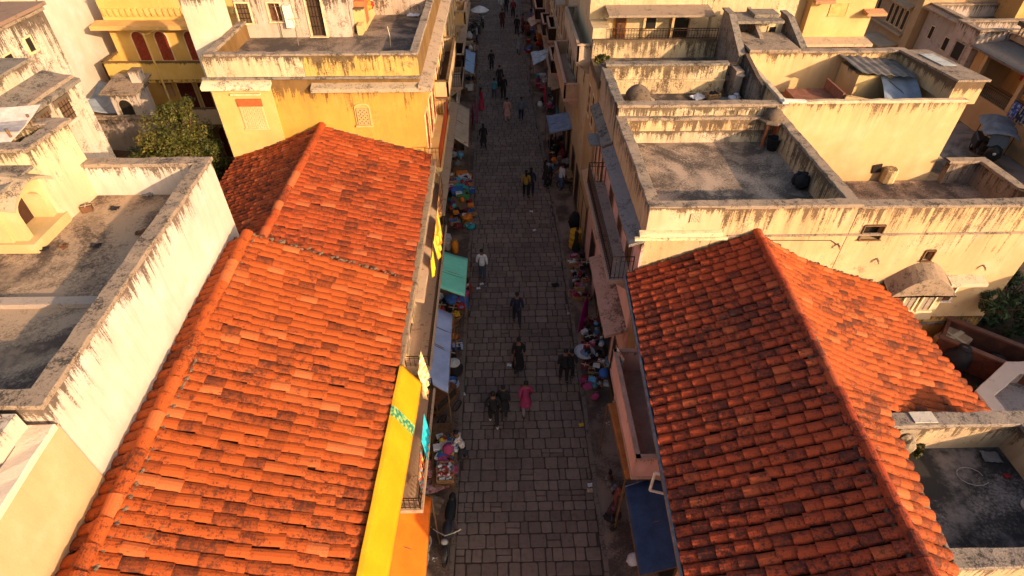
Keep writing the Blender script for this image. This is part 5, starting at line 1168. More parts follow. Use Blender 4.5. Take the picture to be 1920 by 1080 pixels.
hung('white and cream cloth hung over the pink balcony end',(3.35,11.75,4.5),(3.5,11.2,4.5),.75,printed([(.5,.42,.36),(.4,.3,.25),(.3,.1,.08)],8),group='cloth at the right stalls')
for i,(u,v,z,c,l) in enumerate(((846,30,5,(.55,.4,.3),'pale cloth on a far left balcony'),(853,50,4.6,(.65,.18,.02),'orange garland like cloth on a far left balcony'),(850,15,5.4,(.45,.05,.05),'red cloth on a far left balcony'),(852,25,5.1,(.1,.3,.12),'green cloth on a far left balcony'),(832,88,5.5,(.03,.09,.3),'blue cloth on a left balcony'),(858,190,2.6,(.5,.48,.5),'white cloth hung below the beige awning'))):
    p=ground(u,v,z); hung(l,(p.x,p.y+.7,z+.6),(p.x,p.y-.7,z+.6),1.2,cloth(c))
for i,(u,v,z,c,l) in enumerate(((885,195,1.7,(.25,.02,.06),'crimson garment rail below the beige awning'),(893,192,1.7,(.35,.06,.16),'pink garment rail below the beige awning'),(1022,160,1.8,(.5,.03,.08),'bright red garment hung under the tan awning'),(1026,170,1.5,(.45,.3,.32),'pale pink garment hung under the tan awning'),(986,35,1.8,(.3,.02,.03),'red garment at the far right stalls'),(994,20,1.9,(.05,.1,.35),'blue garment at the far right stalls'),(1000,16,2.0,(.5,.5,.55),'white garment at the far right stalls'),(1045,200,1.6,(.04,.2,.24),'teal garment above the slate blue awning'),(1043,255,1.4,(.02,.018,.022),'black garments hung under the slate blue awning'),(1110,20,4.6,(.5,.3,.25),'pale shawl on the far right balcony'))):
    p=ground(u,v,z); hung(l,(p.x,p.y+.55,z),(p.x,p.y-.55,z),1.2,cloth(c),group='garments at the stalls')
for i,(c,l) in enumerate((((.05,.12,.5),'blue and white garment on the lane veranda rail'),((.03,.05,.12),'dark blue jeans on the lane veranda rail'),((.5,.5,.55),'white striped shirt on the lane veranda rail'),((.45,.01,.08),'crimson garment on the lane veranda rail'),((.03,.2,.4),'teal blue garment on the lane veranda rail'),((.03,.03,.04),'black garment on the lane veranda rail'))):
    y=32.9-i*.72; hung(l,(30.98,y,2.75),(30.98,y-.6,2.75),.95,printed([c,mul(c,.6),(.3,.32,.4) if i<3 else c],8),group='laundry on the lane veranda')
hung('dark red awning cloth rolled under the lane veranda roof',(31.4,34,4.0),(31.4,29,3.9),.35,cloth((.25,.02,.025)),group='laundry on the lane veranda')
# ================================================================== GOODS
GP={}
def good(kind,u=None,v=None,col=(.4,.3,.2),label='',group='goods at the stalls',s=1.0,z=.08,pos=None,cat=None,rz=None):
    key=(kind,str(col)); rz=R.uniform(-.5,.5) if rz is None else rz
    p=ground(u,v,z) if pos is None else V(pos)
    if key in GP:
        o=copy_tree(GP[key])
        for c in o.children: pass
    else:
        o=thing(kind,(0,0,0),'x','x'); c2=cloth(col) if not isinstance(col,bpy.types.Material) else col
        m=MB(); m.smooth=True
        if kind=='basket':
            m.lathe([(.17,0),(.22,.1),(.24,.2),(.22,.21),(.20,.12)],(0,0,0),14); m.build('weave',flat((.26,.13,.05),.9,.4,14,.5),o,True)
            m=MB(); m.smooth=True
            for i in range(16): a=R.uniform(0,6.28); q=R.uniform(0,.15); m.blob((q*cos(a),q*sin(a),.19+R.uniform(0,.07)),.05,.05,.045,7,5,.2)
            m.build('produce',c2,o,True)
        elif kind=='sack':
            m.blob((0,0,.22),.22,.2,.26,12,9,.25,3); m.lathe([(.07,.42),(.10,.52),(.02,.5)],(0,0,0),9); m.build('body',c2,o,True)
        elif kind=='bundle':
            m.blob((0,0,.13),.26,.2,.15,12,8,.5,4); m.blob((.12,.05,.24),.14,.12,.08,9,6,.4,5); m.build('cloth',c2,o,True)
            m=MB(); m.tube([(-.02,-.22,.12),(0,-.1,.28),(0,.1,.29),(-.02,.21,.12)],.012,5); m.build('cord',TIM,o,True)
        elif kind=='folded_cloth':
            m.smooth=False
            for i in range(4): m.rbox((R.uniform(-.02,.02),R.uniform(-.02,.02),i*.045),.38,.30,.042,R.uniform(-.08,.08),.015)
            m.build('layers',c2,o,True)
        elif kind=='bag':
            m.blob((0,0,.18),.15,.09,.18,12,8,.3,4); m.build('body',c2,o,True)
            m=MB(); m.tube([(-.08,0,.32),(-.06,0,.45),(.06,0,.45),(.08,0,.32)],.012,5); m.build('handle',TIM,o,True)
        elif kind=='bucket':
            m.lathe([(.13,0),(.18,.34),(.195,.35),(.185,.36),(.165,.33),(.12,.06)],(0,0,0),16); m.build('body',c2,o,True)
            m=MB(); m.tube([(-.18,0,.34),(-.12,.05,.2),(0,.19,.16),(.12,.05,.2),(.18,0,.34)],.008,5); m.build('handle',IRON,o,True)
        elif kind=='pot':
            m.lathe([(.10,0),(.2,.08),(.23,.2),(.16,.33),(.14,.36),(.18,.40),(.15,.40),(.12,.36)],(0,0,0),16); m.build('body',c2,o,True)
            m=MB(); m.lathe([(.16,.40),(.15,.42),(.03,.45),(.03,.48),(0.0,.49)],(0,0,0),14); m.build('lid',flat((.5,.48,.46),.4),o,True)
        elif kind=='drum':
            m.lathe([(.26,0),(.27,.02),(.26,.05),(.26,.28),(.28,.3),(.26,.32),(.26,.58),(.28,.6),(.26,.62),(.26,.86),(.27,.88),(.24,.86),(0.0,.85)],(0,0,0),20); m.build('body',c2,o,True)
        elif kind=='gas_cylinder':
            m.lathe([(.15,0),(.15,.06),(.17,.1),(.17,.5),(.13,.58),(.05,.62),(.05,.66)],(0,0,0),16); m.build('body',c2,o,True)
            m=MB(); m.torus((0,0,.7),.1,.012,'z',14,5); m.tube([(.1,0,.6),(.1,0,.7)],.012); m.tube([(-.1,0,.6),(-.1,0,.7)],.012); m.build('collar',c2,o,True)
        elif kind=='crate':
            m.smooth=False
            for zz in (.02,.12,.22):
                for sx in (-1,1): m.obox((sx*.26,0,zz+.03),(.012,0,0),(0,.18,0),(0,0,.035)); m.obox((0,sx*.18,zz+.03),(.25,0,0),(0,.012,0),(0,0,.035))
            for a in (-1,1):
                for b in (-1,1): m.obox((a*.235,b*.155,.14),(.018,0,0),(0,.018,0),(0,0,.15))
            m.box(-.245,.245,-.165,.165,.0,.02); m.build('slats',flat((.36,.2,.09),.85,.4,8),o,True)
            m=MB(); m.smooth=True
            for i in range(20): m.blob((R.uniform(-.2,.2),R.uniform(-.13,.13),.2+R.uniform(0,.08)),.055,.055,.05,7,5,.2)
            m.build('contents',c2,o,True)
        elif kind=='box':
            m.smooth=False; m.rbox((0,0,0),.42,.32,.26,0,.012); m.build('body',c2,o,True)
            m=MB(); m.box(-.212,.212,-.03,.03,.262,.266); m.box(-.02,.02,-.162,.162,.2665,.27); m.build('tape',flat((.45,.36,.24)),o,True)
        elif kind=='ball':
            m.blob((0,0,.15),.15,.15,.15,14,10); m.build('body',c2,o,True)
        elif kind=='plate':
            m.lathe([(.06,0),(.16,.015),(.2,.045),(.205,.045),(.16,.022),(0,.018)],(0,0,0),18); m.build('body',c2,o,True)
            m=MB(); m.lathe([(.09,.0235),(.05,.0245),(0,.0245)],(0,0,0),14); m.build('motif',flat((.2,.2,.3)),o,True)
        elif kind=='toy':
            m.blob((0,0,.08),.09,.07,.09,9,7,.3); m.blob((0,.05,.19),.055,.055,.055,8,6)
            for a in (-1,1): m.blob((a*.05,.05,.24),.02,.015,.02,6,4); m.blob((a*.08,.03,.1),.025,.025,.05,6,4)
            m.build('body',c2,o,True)
        elif kind=='table':
            m.smooth=False; m.rbox((0,0,.5),1.1,.7,.04,0,.01); m.build('tabletop',TIM,o,True)
            for a in (-1,1):
                for b in (-1,1): q=MB(); q.box(a*.48-.025,a*.48+.025,b*.28-.025,b*.28+.025,0,.5); q.build('leg',TIM,o,True)
        elif kind=='stool':
            m.lathe([(.17,.4),(.18,.42),(.17,.45),(0,.455)],(0,0,0),14); m.build('seat',c2,o,True)
            for i in range(4): q=MB(); a=i*pi/2; q.tube([(.19*cos(a),.19*sin(a),0),(.12*cos(a),.12*sin(a),.42)],.017,6); q.build('leg',TIM,o,True)
        elif kind=='paper_scrap':
            m.smooth=False; m.grid(lambda a,b:(a*.16-.08,b*.12-.06,.02+.05*noise.noise(V((a*3,b*3,len(GP))))),5,5,.004); m.build('scrap',c2,o,True)
        elif kind=='rag':
            m.grid(lambda a,b:(a*.7-.35+.1*noise.noise(V((a*2,b*2,5))),b*.5-.25,.05+.13*abs(noise.noise(V((a*3,b*3,2+len(GP)))))),14,12,.01); m.build('cloth',c2,o,True)
        GP[key]=o
    o.location=p; o.rotation_euler=(0,0,rz); o.scale=(s,s,s)
    o['label']=label; o['category']=cat or kind.replace('_',' '); o['group']=group
    return o
cp={'red':(.32,.02,.02),'white':(.55,.53,.55),'blue':(.04,.12,.36),'teal':(.03,.30,.33),'pink':(.36,.05,.14),'black':(.018,.016,.018),'orange':(.6,.17,.02),'yellow':(.6,.38,.03),'green':(.05,.2,.06),'brown':(.13,.06,.03),'purple':(.13,.03,.14),'grey':(.17,.155,.15),'sky blue':(.10,.30,.48),'beige':(.38,.28,.18),'maroon':(.12,.015,.02)}
def heap(region,n,kinds,cols,where,group,s=(.7,1.1),z=.08,lift=.0):
    """goods scattered over a street-side patch given by photo corners (u0,v0,u1,v1)"""
    seen={}
    for i in range(n):
        u=R.uniform(region[0],region[2]); v=R.uniform(region[1],region[3]); k=R.choice(kinds); c=R.choice(cols)
        nm=k.replace('_',' ')
        g=good(k,u,v,cp[c],f'{c} {nm} {where}',f'{c} {nm}s {where}',R.uniform(*s),z+R.choice((0,0,lift)))
W1='in the long cloth stall at the upper left kerb'
for i,(u,v,c) in enumerate(((862,345,'sky blue'),(866,356,'teal'),(859,362,'blue'),(868,371,'green'),(872,338,'white'),(866,332,'orange'))): good('folded_cloth',u,v,cp[c],f'{c} folded cloth spread {W1}',None or 'folded cloths in the upper left stall',1.7,.5)
for i,(u,v) in enumerate(((862,338),(864,368),(860,398))): good('table',u,v,(.1,.1,.1),('far','middle','near')[i]+' wooden trestle carrying cloth '+W1,'trestles in the upper left stall',1.1,rz=pi/2)
heap((843,330,884,430),85,('box','bag','folded_cloth','folded_cloth','crate','basket','bundle'),('red','black','white','blue','orange','purple','maroon','teal','brown'),W1,'',(.55,1.0),lift=.55)
good('drum',840,466,(.42,.36,.30),'small pale drum with a pot on it beside the orange gas cylinder',s=.6)
good('gas_cylinder',854,472,(.62,.22,.02),'orange gas cylinder beside the teal awning',s=1.0)
good('pot',840,452,cp['white'],'white lidded pot beside the orange gas cylinder',s=.9)
heap((868,528,880,575),9,('bag','bundle','folded_cloth'),('white','red','blue','pink','black'),'piled outside the teal awning','',(.8,1.1),lift=.3)
heap((818,562,868,588),12,('bag','bundle','plate','box'),('white','red','blue','black','orange'),'between the teal and pale blue awnings','',(.8,1.1),lift=.4)
for u,v,c in ((850,600,'orange'),(856,596,'yellow'),(847,630,'brown'),(852,640,'orange'),(849,612,'red')): good('basket',u,v,cp[c],f'basket of {c} produce outside the pale blue awning','baskets outside the pale blue awning',1.1,.15)
good('box',858,652,printed([(.05,.1,.3),(.3,.35,.5),(.02,.03,.06)],10),'blue patterned box outside the pale blue awning',s=1.0)
good('box',846,668,cp['black'],'black box outside the pale blue awning',s=.9); good('pot',853,700,cp['black'],'large black pot with a white lid below the blue patterned box',s=1.5); good('bucket',850,724,cp['blue'],'blue bucket beside the white enamel bowl',s=1.0); good('plate',845,722,cp['white'],'white enamel bowl near the large black pot',s=1.6,z=.25); good('basket',845,742,cp['beige'],'basket of beige produce next to the vendor cart',s=.9)
# vendor cart
def cart(p,rz,label,dark=True):
    o=thing('vendor_cart',p,label,'cart','vendor carts',rz)
    m=MB(); m.rbox((0,0,.62),1.1,.7,.12,0,.02); m.build('tray',wood((.10,.045,.02)),o,True)
    if dark:
        m=MB()
        for a in (-1,1):
            for b in (-1,1): m.box(a*.5-.02,a*.5+.02,b*.31-.02,b*.31+.02,.741,1.15)
        m.box(-.53,.53,-.34,.34,1.151,1.18); m.build('case_frame',wood((.12,.045,.018)),o,True)
        m=MB(); m.box(-.48,.48,-.3,.3,.745,1.12); m.build('glass',flat((.03,.025,.02),.15),o,True)
    else:
        m=MB(); m.smooth=True
        for i in range(14): m.blob((R.uniform(-.45,.45),R.uniform(-.25,.25),.8),.14,.1,.09,9,6,.3)
        m.build('load',cloth((.36,.22,.12)),o,True)
        m=MB()
        for i in range(5): m.box(-.7,.55,-.3+i*.13,-.26+i*.13,.9,.93)
        m.build('slats',flat((.36,.2,.09)),o,True)
    for a,b in ((-.4,-.38),(-.4,.38),(.4,-.38),(.4,.38)):
        m=MB(); m.torus((a,b,.24),.22,.025,'y',18,6)
        for i in range(6): m.tube([(a,b,.24),(a+.21*cos(i*pi/3),b,.24+.21*sin(i*pi/3))],.008,4)
        m.build('wheel',flat((.025,.022,.02)),o,True)
    m=MB(); m.tube([(-.5,-.3,.65),(-.95,-.3,.8),(-.95,.3,.8),(-.5,.3,.65)],.02,6); m.build('handle',IRON,o,True)
    return o
cart(ground(829,772,.08),.9,'dark wooden vendor cart with a glass case, beside the pale blue awning')
cart(ground(1068,352,.08),-.6,'wooden handcart loaded with brown bundles at the right kerb',False)
# toy and basket stall
for u,v,c in ((800,845,'beige'),(806,858,'brown'),(799,872,'brown'),(808,888,'beige'),(803,832,'brown')): good('basket',u,v,cp[c],f'large brown basket of {c} goods in the row beside the toy stall','large baskets beside the toy stall',1.7,.1)
for i,(u,v) in enumerate(((832,838),(834,868),(836,896))): good('table',u,v,(.1,.1,.1),('far','middle','near')[i]+' end trestle of the toy stall','trestles of the toy stall',1.05,rz=pi/2)
heap((822,815,852,885),80,('toy','box','toy','bag','folded_cloth'),('green','pink','red','teal','orange','white','black','yellow','blue'),'heaped on the toy stall','',(.5,.85),z=.55,lift=.12)
good('ball',841,848,cp['pink'],'biggest bright pink ball on the toy stall',s=1.3,z=.66)
for i in range(3): good('crate',836,900-i*8,cp[('white','red','white')[i]],('near','middle','far')[i]+' shallow crate of small '+('white','red','white')[i]+' goods at the near end of the toy stall','crates at the toy stall',1.0,.56,rz=0)
good('rag',795,905,printed([(.4,.16,.17),(.5,.25,.22),(.2,.06,.08),(.45,.3,.25)],14),'pink patterned cloth heap below the baskets',s=2.0,z=.3); good('rag',800,885,printed([(.5,.12,.12),(.6,.3,.25),(.35,.08,.1)],18),'red spotted cloth heap below the baskets',s=1.2,z=.5); good('rag',808,945,cp['beige'],'crumpled beige cloth on the pavement near the motorcycle',s=1.1)
good('box',800,818,printed([(.4,.3,.35),(.3,.08,.1)],16),'small pink printed box above the baskets',s=.6); good('sack',797,948,cp['black'],'black sack against the wall above the white buckets',s=1.0)
good('bucket',797,1028,cp['white'],'upper white bucket beside the orange awning','white buckets',s=1.25); good('bucket',792,1058,cp['white'],'lower white bucket beside the orange awning','white buckets',s=1.25)
heap((832,180,862,325),40,('box','bag','basket','crate','sack','folded_cloth'),('black','brown','maroon','grey','black','green','white'),'in the dark stalls along the far left kerb','',(.8,1.3),lift=.4)
heap((850,60,893,175),36,('bundle','sack','box','bag'),('black','brown','grey','black','beige','white','blue'),'at the farthest left stalls','',(.8,1.3),lift=.5)
good('plate',846,292,cp['white'],'round white dish standing at the left kerb stall',s=2.0,z=.6); good('bag',863,297,cp['sky blue'],'sky blue bag near the round white dish',s=1.3,z=.4)
# right side goods
good('drum',1077,462,(.58,.30,.02),'yellow drum at the right kerb below the iron balcony',s=1.05)
good('sack',1077,425,cp['black'],'big black sack above the yellow drum','goods at the right stalls',1.6)
heap((1072,480,1100,560),50,('box','bag','crate','folded_cloth'),('black','black','white','pink','maroon','grey','red'),'in the dark stall above the magenta cloth','',(.5,.9),lift=.4)
heap((1092,600,1140,728),115,('bag','plate','toy','box','folded_cloth','folded_cloth','crate'),('white','pink','black','white','red','sky blue','black','maroon'),'heaped below the magenta cloth','',(.42,.75),lift=.5)
good('ball',1131,706,cp['blue'],'blue ball at the right stall below the magenta cloth',s=1.3,z=.4); good('bag',1115,750,cp['pink'],'large pink bag at the near end of the right stall',s=1.1); good('bag',1098,602,cp['yellow'],'yellow bag beside the magenta cloth',s=1.0); good('plate',1096,662,cp['white'],'largest white plate leaning at the kerb end of the right stall',s=2.0,z=.4)
heap((1030,255,1082,335),44,('bundle','bag','sack','box'),('black','grey','black','maroon','white','brown'),'under the slate blue awning','',(.8,1.25),lift=.5)
good('ball',1032,318,cp['sky blue'],'sky blue ball in the dark stall left of the handcart',s=1.4,z=.8); good('bag',1038,307,cp['orange'],'orange bag above the sky blue ball',s=1.2,z=.7)
heap((1006,140,1062,205),34,('bundle','bag','plate','box'),('black','red','white','pink','black','teal'),'under the tan awning','',(.8,1.2),lift=.6)
for i in range(5): good('folded_cloth',1015,82-i*4,(.55,.16,.02),f'{("bottom","second","middle","fourth","top")[i]} orange folded blanket in the far right stack','orange blankets in the far right stack',2.1,.15+.35*i,rz=.1)
heap((985,15,1025,120),36,('bundle','bag','sack','box'),('black','brown','red','grey','blue','black'),'at the farthest right stalls','',(.8,1.3),lift=.6)
heap((1130,880,1165,1000),14,('bundle','bag','toy'),('black','maroon','black','grey','black'),'beside the navy canvas','',(.5,.8),lift=.3); good('sack',1186,1055,cp['white'],'white sack at the near end of the navy canvas',s=.9)
heap((1160,780,1185,860),4,('bag',),('black','grey'),'behind the rust awning','',(.6,.9))
for i,(u,v,c,l) in enumerate(((903,533,'white','crumpled white paper near the white shirted man'),(897,541,'white','small white scrap at the left kerb'),(1107,910,'white','white paper cup at the right kerb'),(1106,920,'beige','beige paper cup at the right kerb'),(1090,797,'yellow','yellow green scrap at the right kerb'),(1067,588,'beige','pale scrap at the right kerb'),(1041,535,'black','dark scrap on the paving near the right kerb'),(815,1050,'white','pink white paper by the buckets'),(868,740,'white','white pebble like scrap on the left kerb'),(1002,432,'white','white scrap mid street'),(996,397,'white','small white scrap mid street below the couple'),(1140,795,'white','white scrap on the right pavement'),(955,685,'white','white scrap beside the woman in black'))): good('paper_scrap',u,v,cp[c],l,'litter on the street',1.1 if c!='black' else 2.0,.035)
# rooftop odds and ends
good('sack',1500,352,cp['black'],'black plastic sack in the corner of the large grey terrace','rooftop things',1.0,7.63); good('sack',1492,345,cp['black'],'smaller black sack leaning beside the larger one on the grey terrace','rooftop things',.8,7.63); good('bucket',1446,280,cp['black'],'black bucket beside the red posted rooftop kiosk','rooftop things',1.2,7.63)
good('rag',1857,858,cp['grey'],'crumpled grey plastic bag on the bottom right terrace','rooftop things',.55,5.81); good('paper_scrap',1888,893,cp['red'],'red scrap on the bottom right terrace','rooftop things',.9,5.82)
good('gas_cylinder',688,30,(.03,.25,.5),'blue water can on the yellow house roof','rooftop things',.9,9.13,cat='water can'); good('bundle',683,20,cp['orange'],'orange bundle beside the blue water can','rooftop things',1.3,9.6); good('bundle',692,16,cp['red'],'red bundle beside the blue water can','rooftop things',.9,9.6); good('rag',776,30,cp['white'],'white and blue plastic bag on the yellow house roof','rooftop things',.8,9.13); good('rag',672,52,cp['beige'],'pale scrap of cloth on the yellow house roof','rooftop things',.6,9.13)
for i,(u,v,l) in enumerate(((120,463,'dark stone nearest the arched bay'),(180,462,'dark stone in the sunlit middle of the left terrace'),(215,392,'dark lump near the left terrace back wall'),(278,366,'pale bottle shaped lump under the left terrace back wall'),(165,395,'flat brick beside the pavilion wall'),(264,437,'brown rag beside the long parapet'),(82,468,'dark stone at the corner of the arched bay'))): good('paper_scrap' if i!=4 else 'box',u,v,cp[('brown','black','black','grey','brown','brown','black')[i]],l,'rubbish on the left terrace',(1.5 if i!=4 else .6),8.62)
for i,(u,v,k,c,l) in enumerate(((1308,184,'rag','white','white rag under the stained terrace wall'),(1335,186,'crate','black','dark broken crate under the stained terrace wall'),(1355,188,'rag','grey','grey rubble heap by the stair tower'),(1375,190,'bundle','white','pale rubble heap at the foot of the cream wall'))): good(k,u,v,cp[c],l,'rubbish on the upper terrace',.9,7.87)
heap((1555,170,1640,188),16,('bag','plate','bundle','paper_scrap'),('white','brown','grey','white','red'),'in the clutter of the sunken roof court','',(.7,1.1),z=7.8)
good('drum',1712,160,(.42,.24,.15),'brown drum with a flat cement lid beside the blue tarp','rooftop things',1.0,7.8); good('plate',1712,148,(.45,.38,.3),'round cement lid resting on the brown drum','rooftop things',1.9,8.72,cat='lid')
o=thing('tarp',(15.0,20.4,7.8),'pale blue tarpaulin slung below the sheet roof','tarpaulin'); m=MB(); m.grid(lambda a,b:(14.1+1.2*a+.25*b*(a-.5),21.2-1.7*b-.3*sin(pi*a)*b,9.0-1.15*b**1.6-.12*sin(pi*a)+.03*sin(a*14)),16,16,.01); m.build('sheet',flat((.22,.26,.33),.7,.2,3),o); m=MB(); m.tube([(14.1,21.2,9.0),(14.7,20.3,8.6),(15.2,19.6,7.95)],.012,5); m.build('rope',TIM,o)
# ring and wire
o=thing('cement_ring',(10.8,5.75,5.8),'pale cement ring lying on the bottom right terrace','ring','rooftop things'); m=MB(); m.torus((10.8,5.75,5.84),.16,.035,'z',24,8); m.build('ring',flat((.45,.38,.33)),o); m=MB(); m.torus((10.8,5.75,5.822),.13,.012,'z',20,5); m.build('inner_lip',flat((.3,.25,.22)),o)

m=MB(); m.tube([(9.96+.3*cos(a*.5)+.01*a,6.48+.22*sin(a*.5),5.825) for a in range(0,12)],.01,4); tag(m.build('wire_loop',flat((.3,.26,.24))),'thin wire loop lying on the bottom right terrace','wire','rooftop things')
# ================================================================== VEHICLES
def motorcycle(p,rz,label,col=(.03,.03,.034)):
    o=thing('motorcycle',p,label,'motorcycle','parked motorcycles',rz); M1=flat(col,.3,.2); CH=metal((.4,.38,.36),.3); RB=flat((.015,.014,.014),.8)
    for y in (-.62,.64):
        m=MB(); m.smooth=True; m.torus((0,y,.30),.265,.05,'x',24,8); w=m.build('wheel',RB,o,True)
        m=MB(); m.torus((0,y,.30),.20,.014,'x',20,5)
        for i in range(8): m.tube([(0,y,.3),(0,y+.2*cos(i*pi/4),.3+.2*sin(i*pi/4))],.006,4)
        m.lathe([(.03,-.05),(.05,0),(.03,.05)],(0,y,.3),8); m.build('rim',CH,w,True)
    m=MB(); m.smooth=True; m.blob((0,.16,.74),.13,.27,.12,12,8); m.build('tank',M1,o,True)
    m=MB(); m.smooth=True; m.blob((0,-.36,.76),.13,.40,.065,12,8); m.blob((0,-.72,.80),.09,.14,.05,10,6); m.build('seat',flat((.012,.012,.012),.45),o,True)
    m=MB(); m.rbox((0,-.02,.26),.26,.36,.3,0,.05); m.lathe([(.09,0),(.1,.1),(.1,.2),(.08,.24)],(0,.1,.4),10); m.build('engine',metal((.14,.13,.13)),o,True)
    m=MB(); m.tube([(0,.44,.86),(0,.15,.62),(0,-.3,.62),(0,-.62,.35)],.03,6); m.tube([(.06,.64,.3),(.06,.44,.88)],.025,6); m.tube([(-.06,.64,.3),(-.06,.44,.88)],.025,6); m.tube([(0,.15,.62),(0,.1,.25),(0,-.3,.25)],.025,6); m.build('chassis',M1,o,True)
    m=MB(); m.tube([(-.36,.26,.98),(-.2,.36,.95),(0,.44,.93),(.2,.36,.95),(.36,.26,.98)],.016,6); m.build('handlebar',CH,o,True)
    m=MB(); m.smooth=True; m.blob((0,.55,.82),.09,.08,.09,12,8); m.build('headlight',flat((.3,.3,.3),.15),o,True)
    m=MB(); m.tube([(.1,.1,.3),(.14,-.1,.2),(.15,-.75,.3)],[.025,.03,.045],8); m.build('exhaust',CH,o,True)
    for s in (-1,1): m=MB(); m.tube([(s*.22,.33,.96),(s*.27,.34,1.08)],.008,4); m.blob((s*.28,.35,1.11),.055,.012,.04,8,5); m.build('mirror',IRON,o,True)
    m=MB(); m.smooth=True; m.grid(lambda a,b:(.06*(a-.5)*2,.64+.31*cos(.5+b*2.0),.30+.33*sin(.5+b*2.0)),3,10,.008); m.build('mudguard',M1,o,True); m=MB(); m.smooth=True; m.grid(lambda a,b:(.07*(a-.5)*2,-.62-.31*cos(.4+b*1.8),.30+.33*sin(.4+b*1.8)),3,10,.008); m.build('mudguard',M1,o,True)
    return o
motorcycle(ground(844,1005,.08),pi-.1,'black motorcycle parked at the bottom left kerb, wheel toward the camera').scale=(1.2,1.1,1.1)
motorcycle(ground(870,272,.08),pi,'motorcycle parked at the left kerb beside the woman in black')
for i,(u,v,l) in enumerate(((888,58,'motorcycle nearest the blue and white umbrella'),(898,60,'motorcycle on the street side under the umbrella'),(881,66,'motorcycle on the wall side near the umbrella'),(905,48,'motorcycle just right of the umbrella pole'))): motorcycle(ground(u,v,.06),R.uniform(-.4,.4)+pi*(i%2),l)
# umbrella
p=ground(901,66,.05); o=thing('umbrella',p,'blue and white market umbrella at the top left of the street','umbrella')
for k in range(2):
    m=MB(); m.smooth=True; n=8
    for i in range(n):
        if (i<4)!=(k==0): continue
        a0,a1=2*pi*i/n,2*pi*(i+1)/n; rg=[(.02,2.5),(.45,2.36),(.85,2.12)]
        for (r0,z0),(r1,z1) in zip(rg,rg[1:]): m.add([p+V((r0*cos(a0),r0*sin(a0),z0)),p+V((r1*cos(a0),r1*sin(a0),z1)),p+V((r1*cos(a1),r1*sin(a1),z1)),p+V((r0*cos(a1),r0*sin(a1),z0))],[(0,1,2,3)])
    m.build('canopy',flat((.55,.55,.58) if k else (.10,.2,.42)),o)
m=MB(); m.tube([p,p+V((0,0,2.5))],.02,6); m.build('pole',IRON,o)
for i in range(8): m=MB(); a=2*pi*i/8; m.tube([p+V((0,0,2.44)),p+V((.84*cos(a),.84*sin(a),2.08))],.008,4); m.build('rib',IRON,o)
# auto rickshaw
p=V((29.3,31.0,-.02)); o=thing('rickshaw',p,'black three wheeled cargo rickshaw with a ragged grey canopy, parked in the back lane','rickshaw',None,rad(152)); o.scale=(1.25,1.25,1.2); BK=flat((.018,.017,.018),.4)
for x,y in ((0,1.05),(-.5,-.75),(.5,-.75)):
    m=MB(); m.smooth=True; m.torus((x,y,.26),.22,.06,'x',20,8); w=m.build('wheel',flat((.012,.012,.012),.8),o,True)
    m=MB(); m.lathe([(.12,-.04),(.14,0),(.12,.04)],(0,0,0),10); m.v=[(x+a[2],y+a[0],.26+a[1]) for a in m.v]; m.build('rim',metal((.4,.4,.4)),w,True)
m=MB(); m.rbox((0,-.65,.36),1.15,1.25,.5,0,.06); m.build('rear_body',BK,o,True)
m=MB(); m.rbox((0,.25,.36),.95,.6,.12,0,.03); m.rbox((0,.12,.48),.8,.45,.3,0,.05); m.build('seat',flat((.03,.025,.022),.6),o,True)
m=MB(); m.smooth=True; m.blob((0,.92,.7),.34,.24,.42,12,9,.1); m.build('front_cowl',BK,o,True)
m=MB(); m.grid(lambda a,b:(-.36+.72*a,.86-.25*b,1.0+.55*b),4,4,.012); m.build('windscreen',flat((.05,.06,.07),.1),o,True)
m=MB(); m.tube([(-.34,.6,1.12),(0,.72,1.02),(.34,.6,1.12)],.018,6); m.tube([(0,.72,1.02),(0,1.0,.4)],.025,6); m.build('handlebar',metal((.4,.38,.36)),o,True)
m=MB(); m.smooth=True; m.blob((0,1.13,.78),.08,.05,.08,10,7); m.build('headlight',flat((.5,.5,.48),.15),o,True)
for a,b in ((-.5,.62),(.5,.62),(-.52,-1.2),(.52,-1.2)): m=MB(); m.tube([(a,b,.6),(a,b,1.62)],.02,6); m.build('post',IRON,o,True)
m=MB(); m.smooth=True; m.grid(lambda a,b:(-.72+1.44*a+.03*sin(b*30),-1.45+2.35*b,1.72-.22*(2*a-1)**2+.05*sin(b*16)+.04*noise.noise(V((a*6,b*6,1)))),18,24,.01); m.build('canopy',flat((.15,.165,.19),.6,.3,3),o,True)
m=MB(); m.torus((0,-.62,.95),.24,.05,'z',18,6); m.build('spare_tyre',flat((.3,.3,.3),.7),o,True)
motorcycle((27.6,35.5,0),.7,'scooter shape parked beyond the cream wall corner in the back lane')
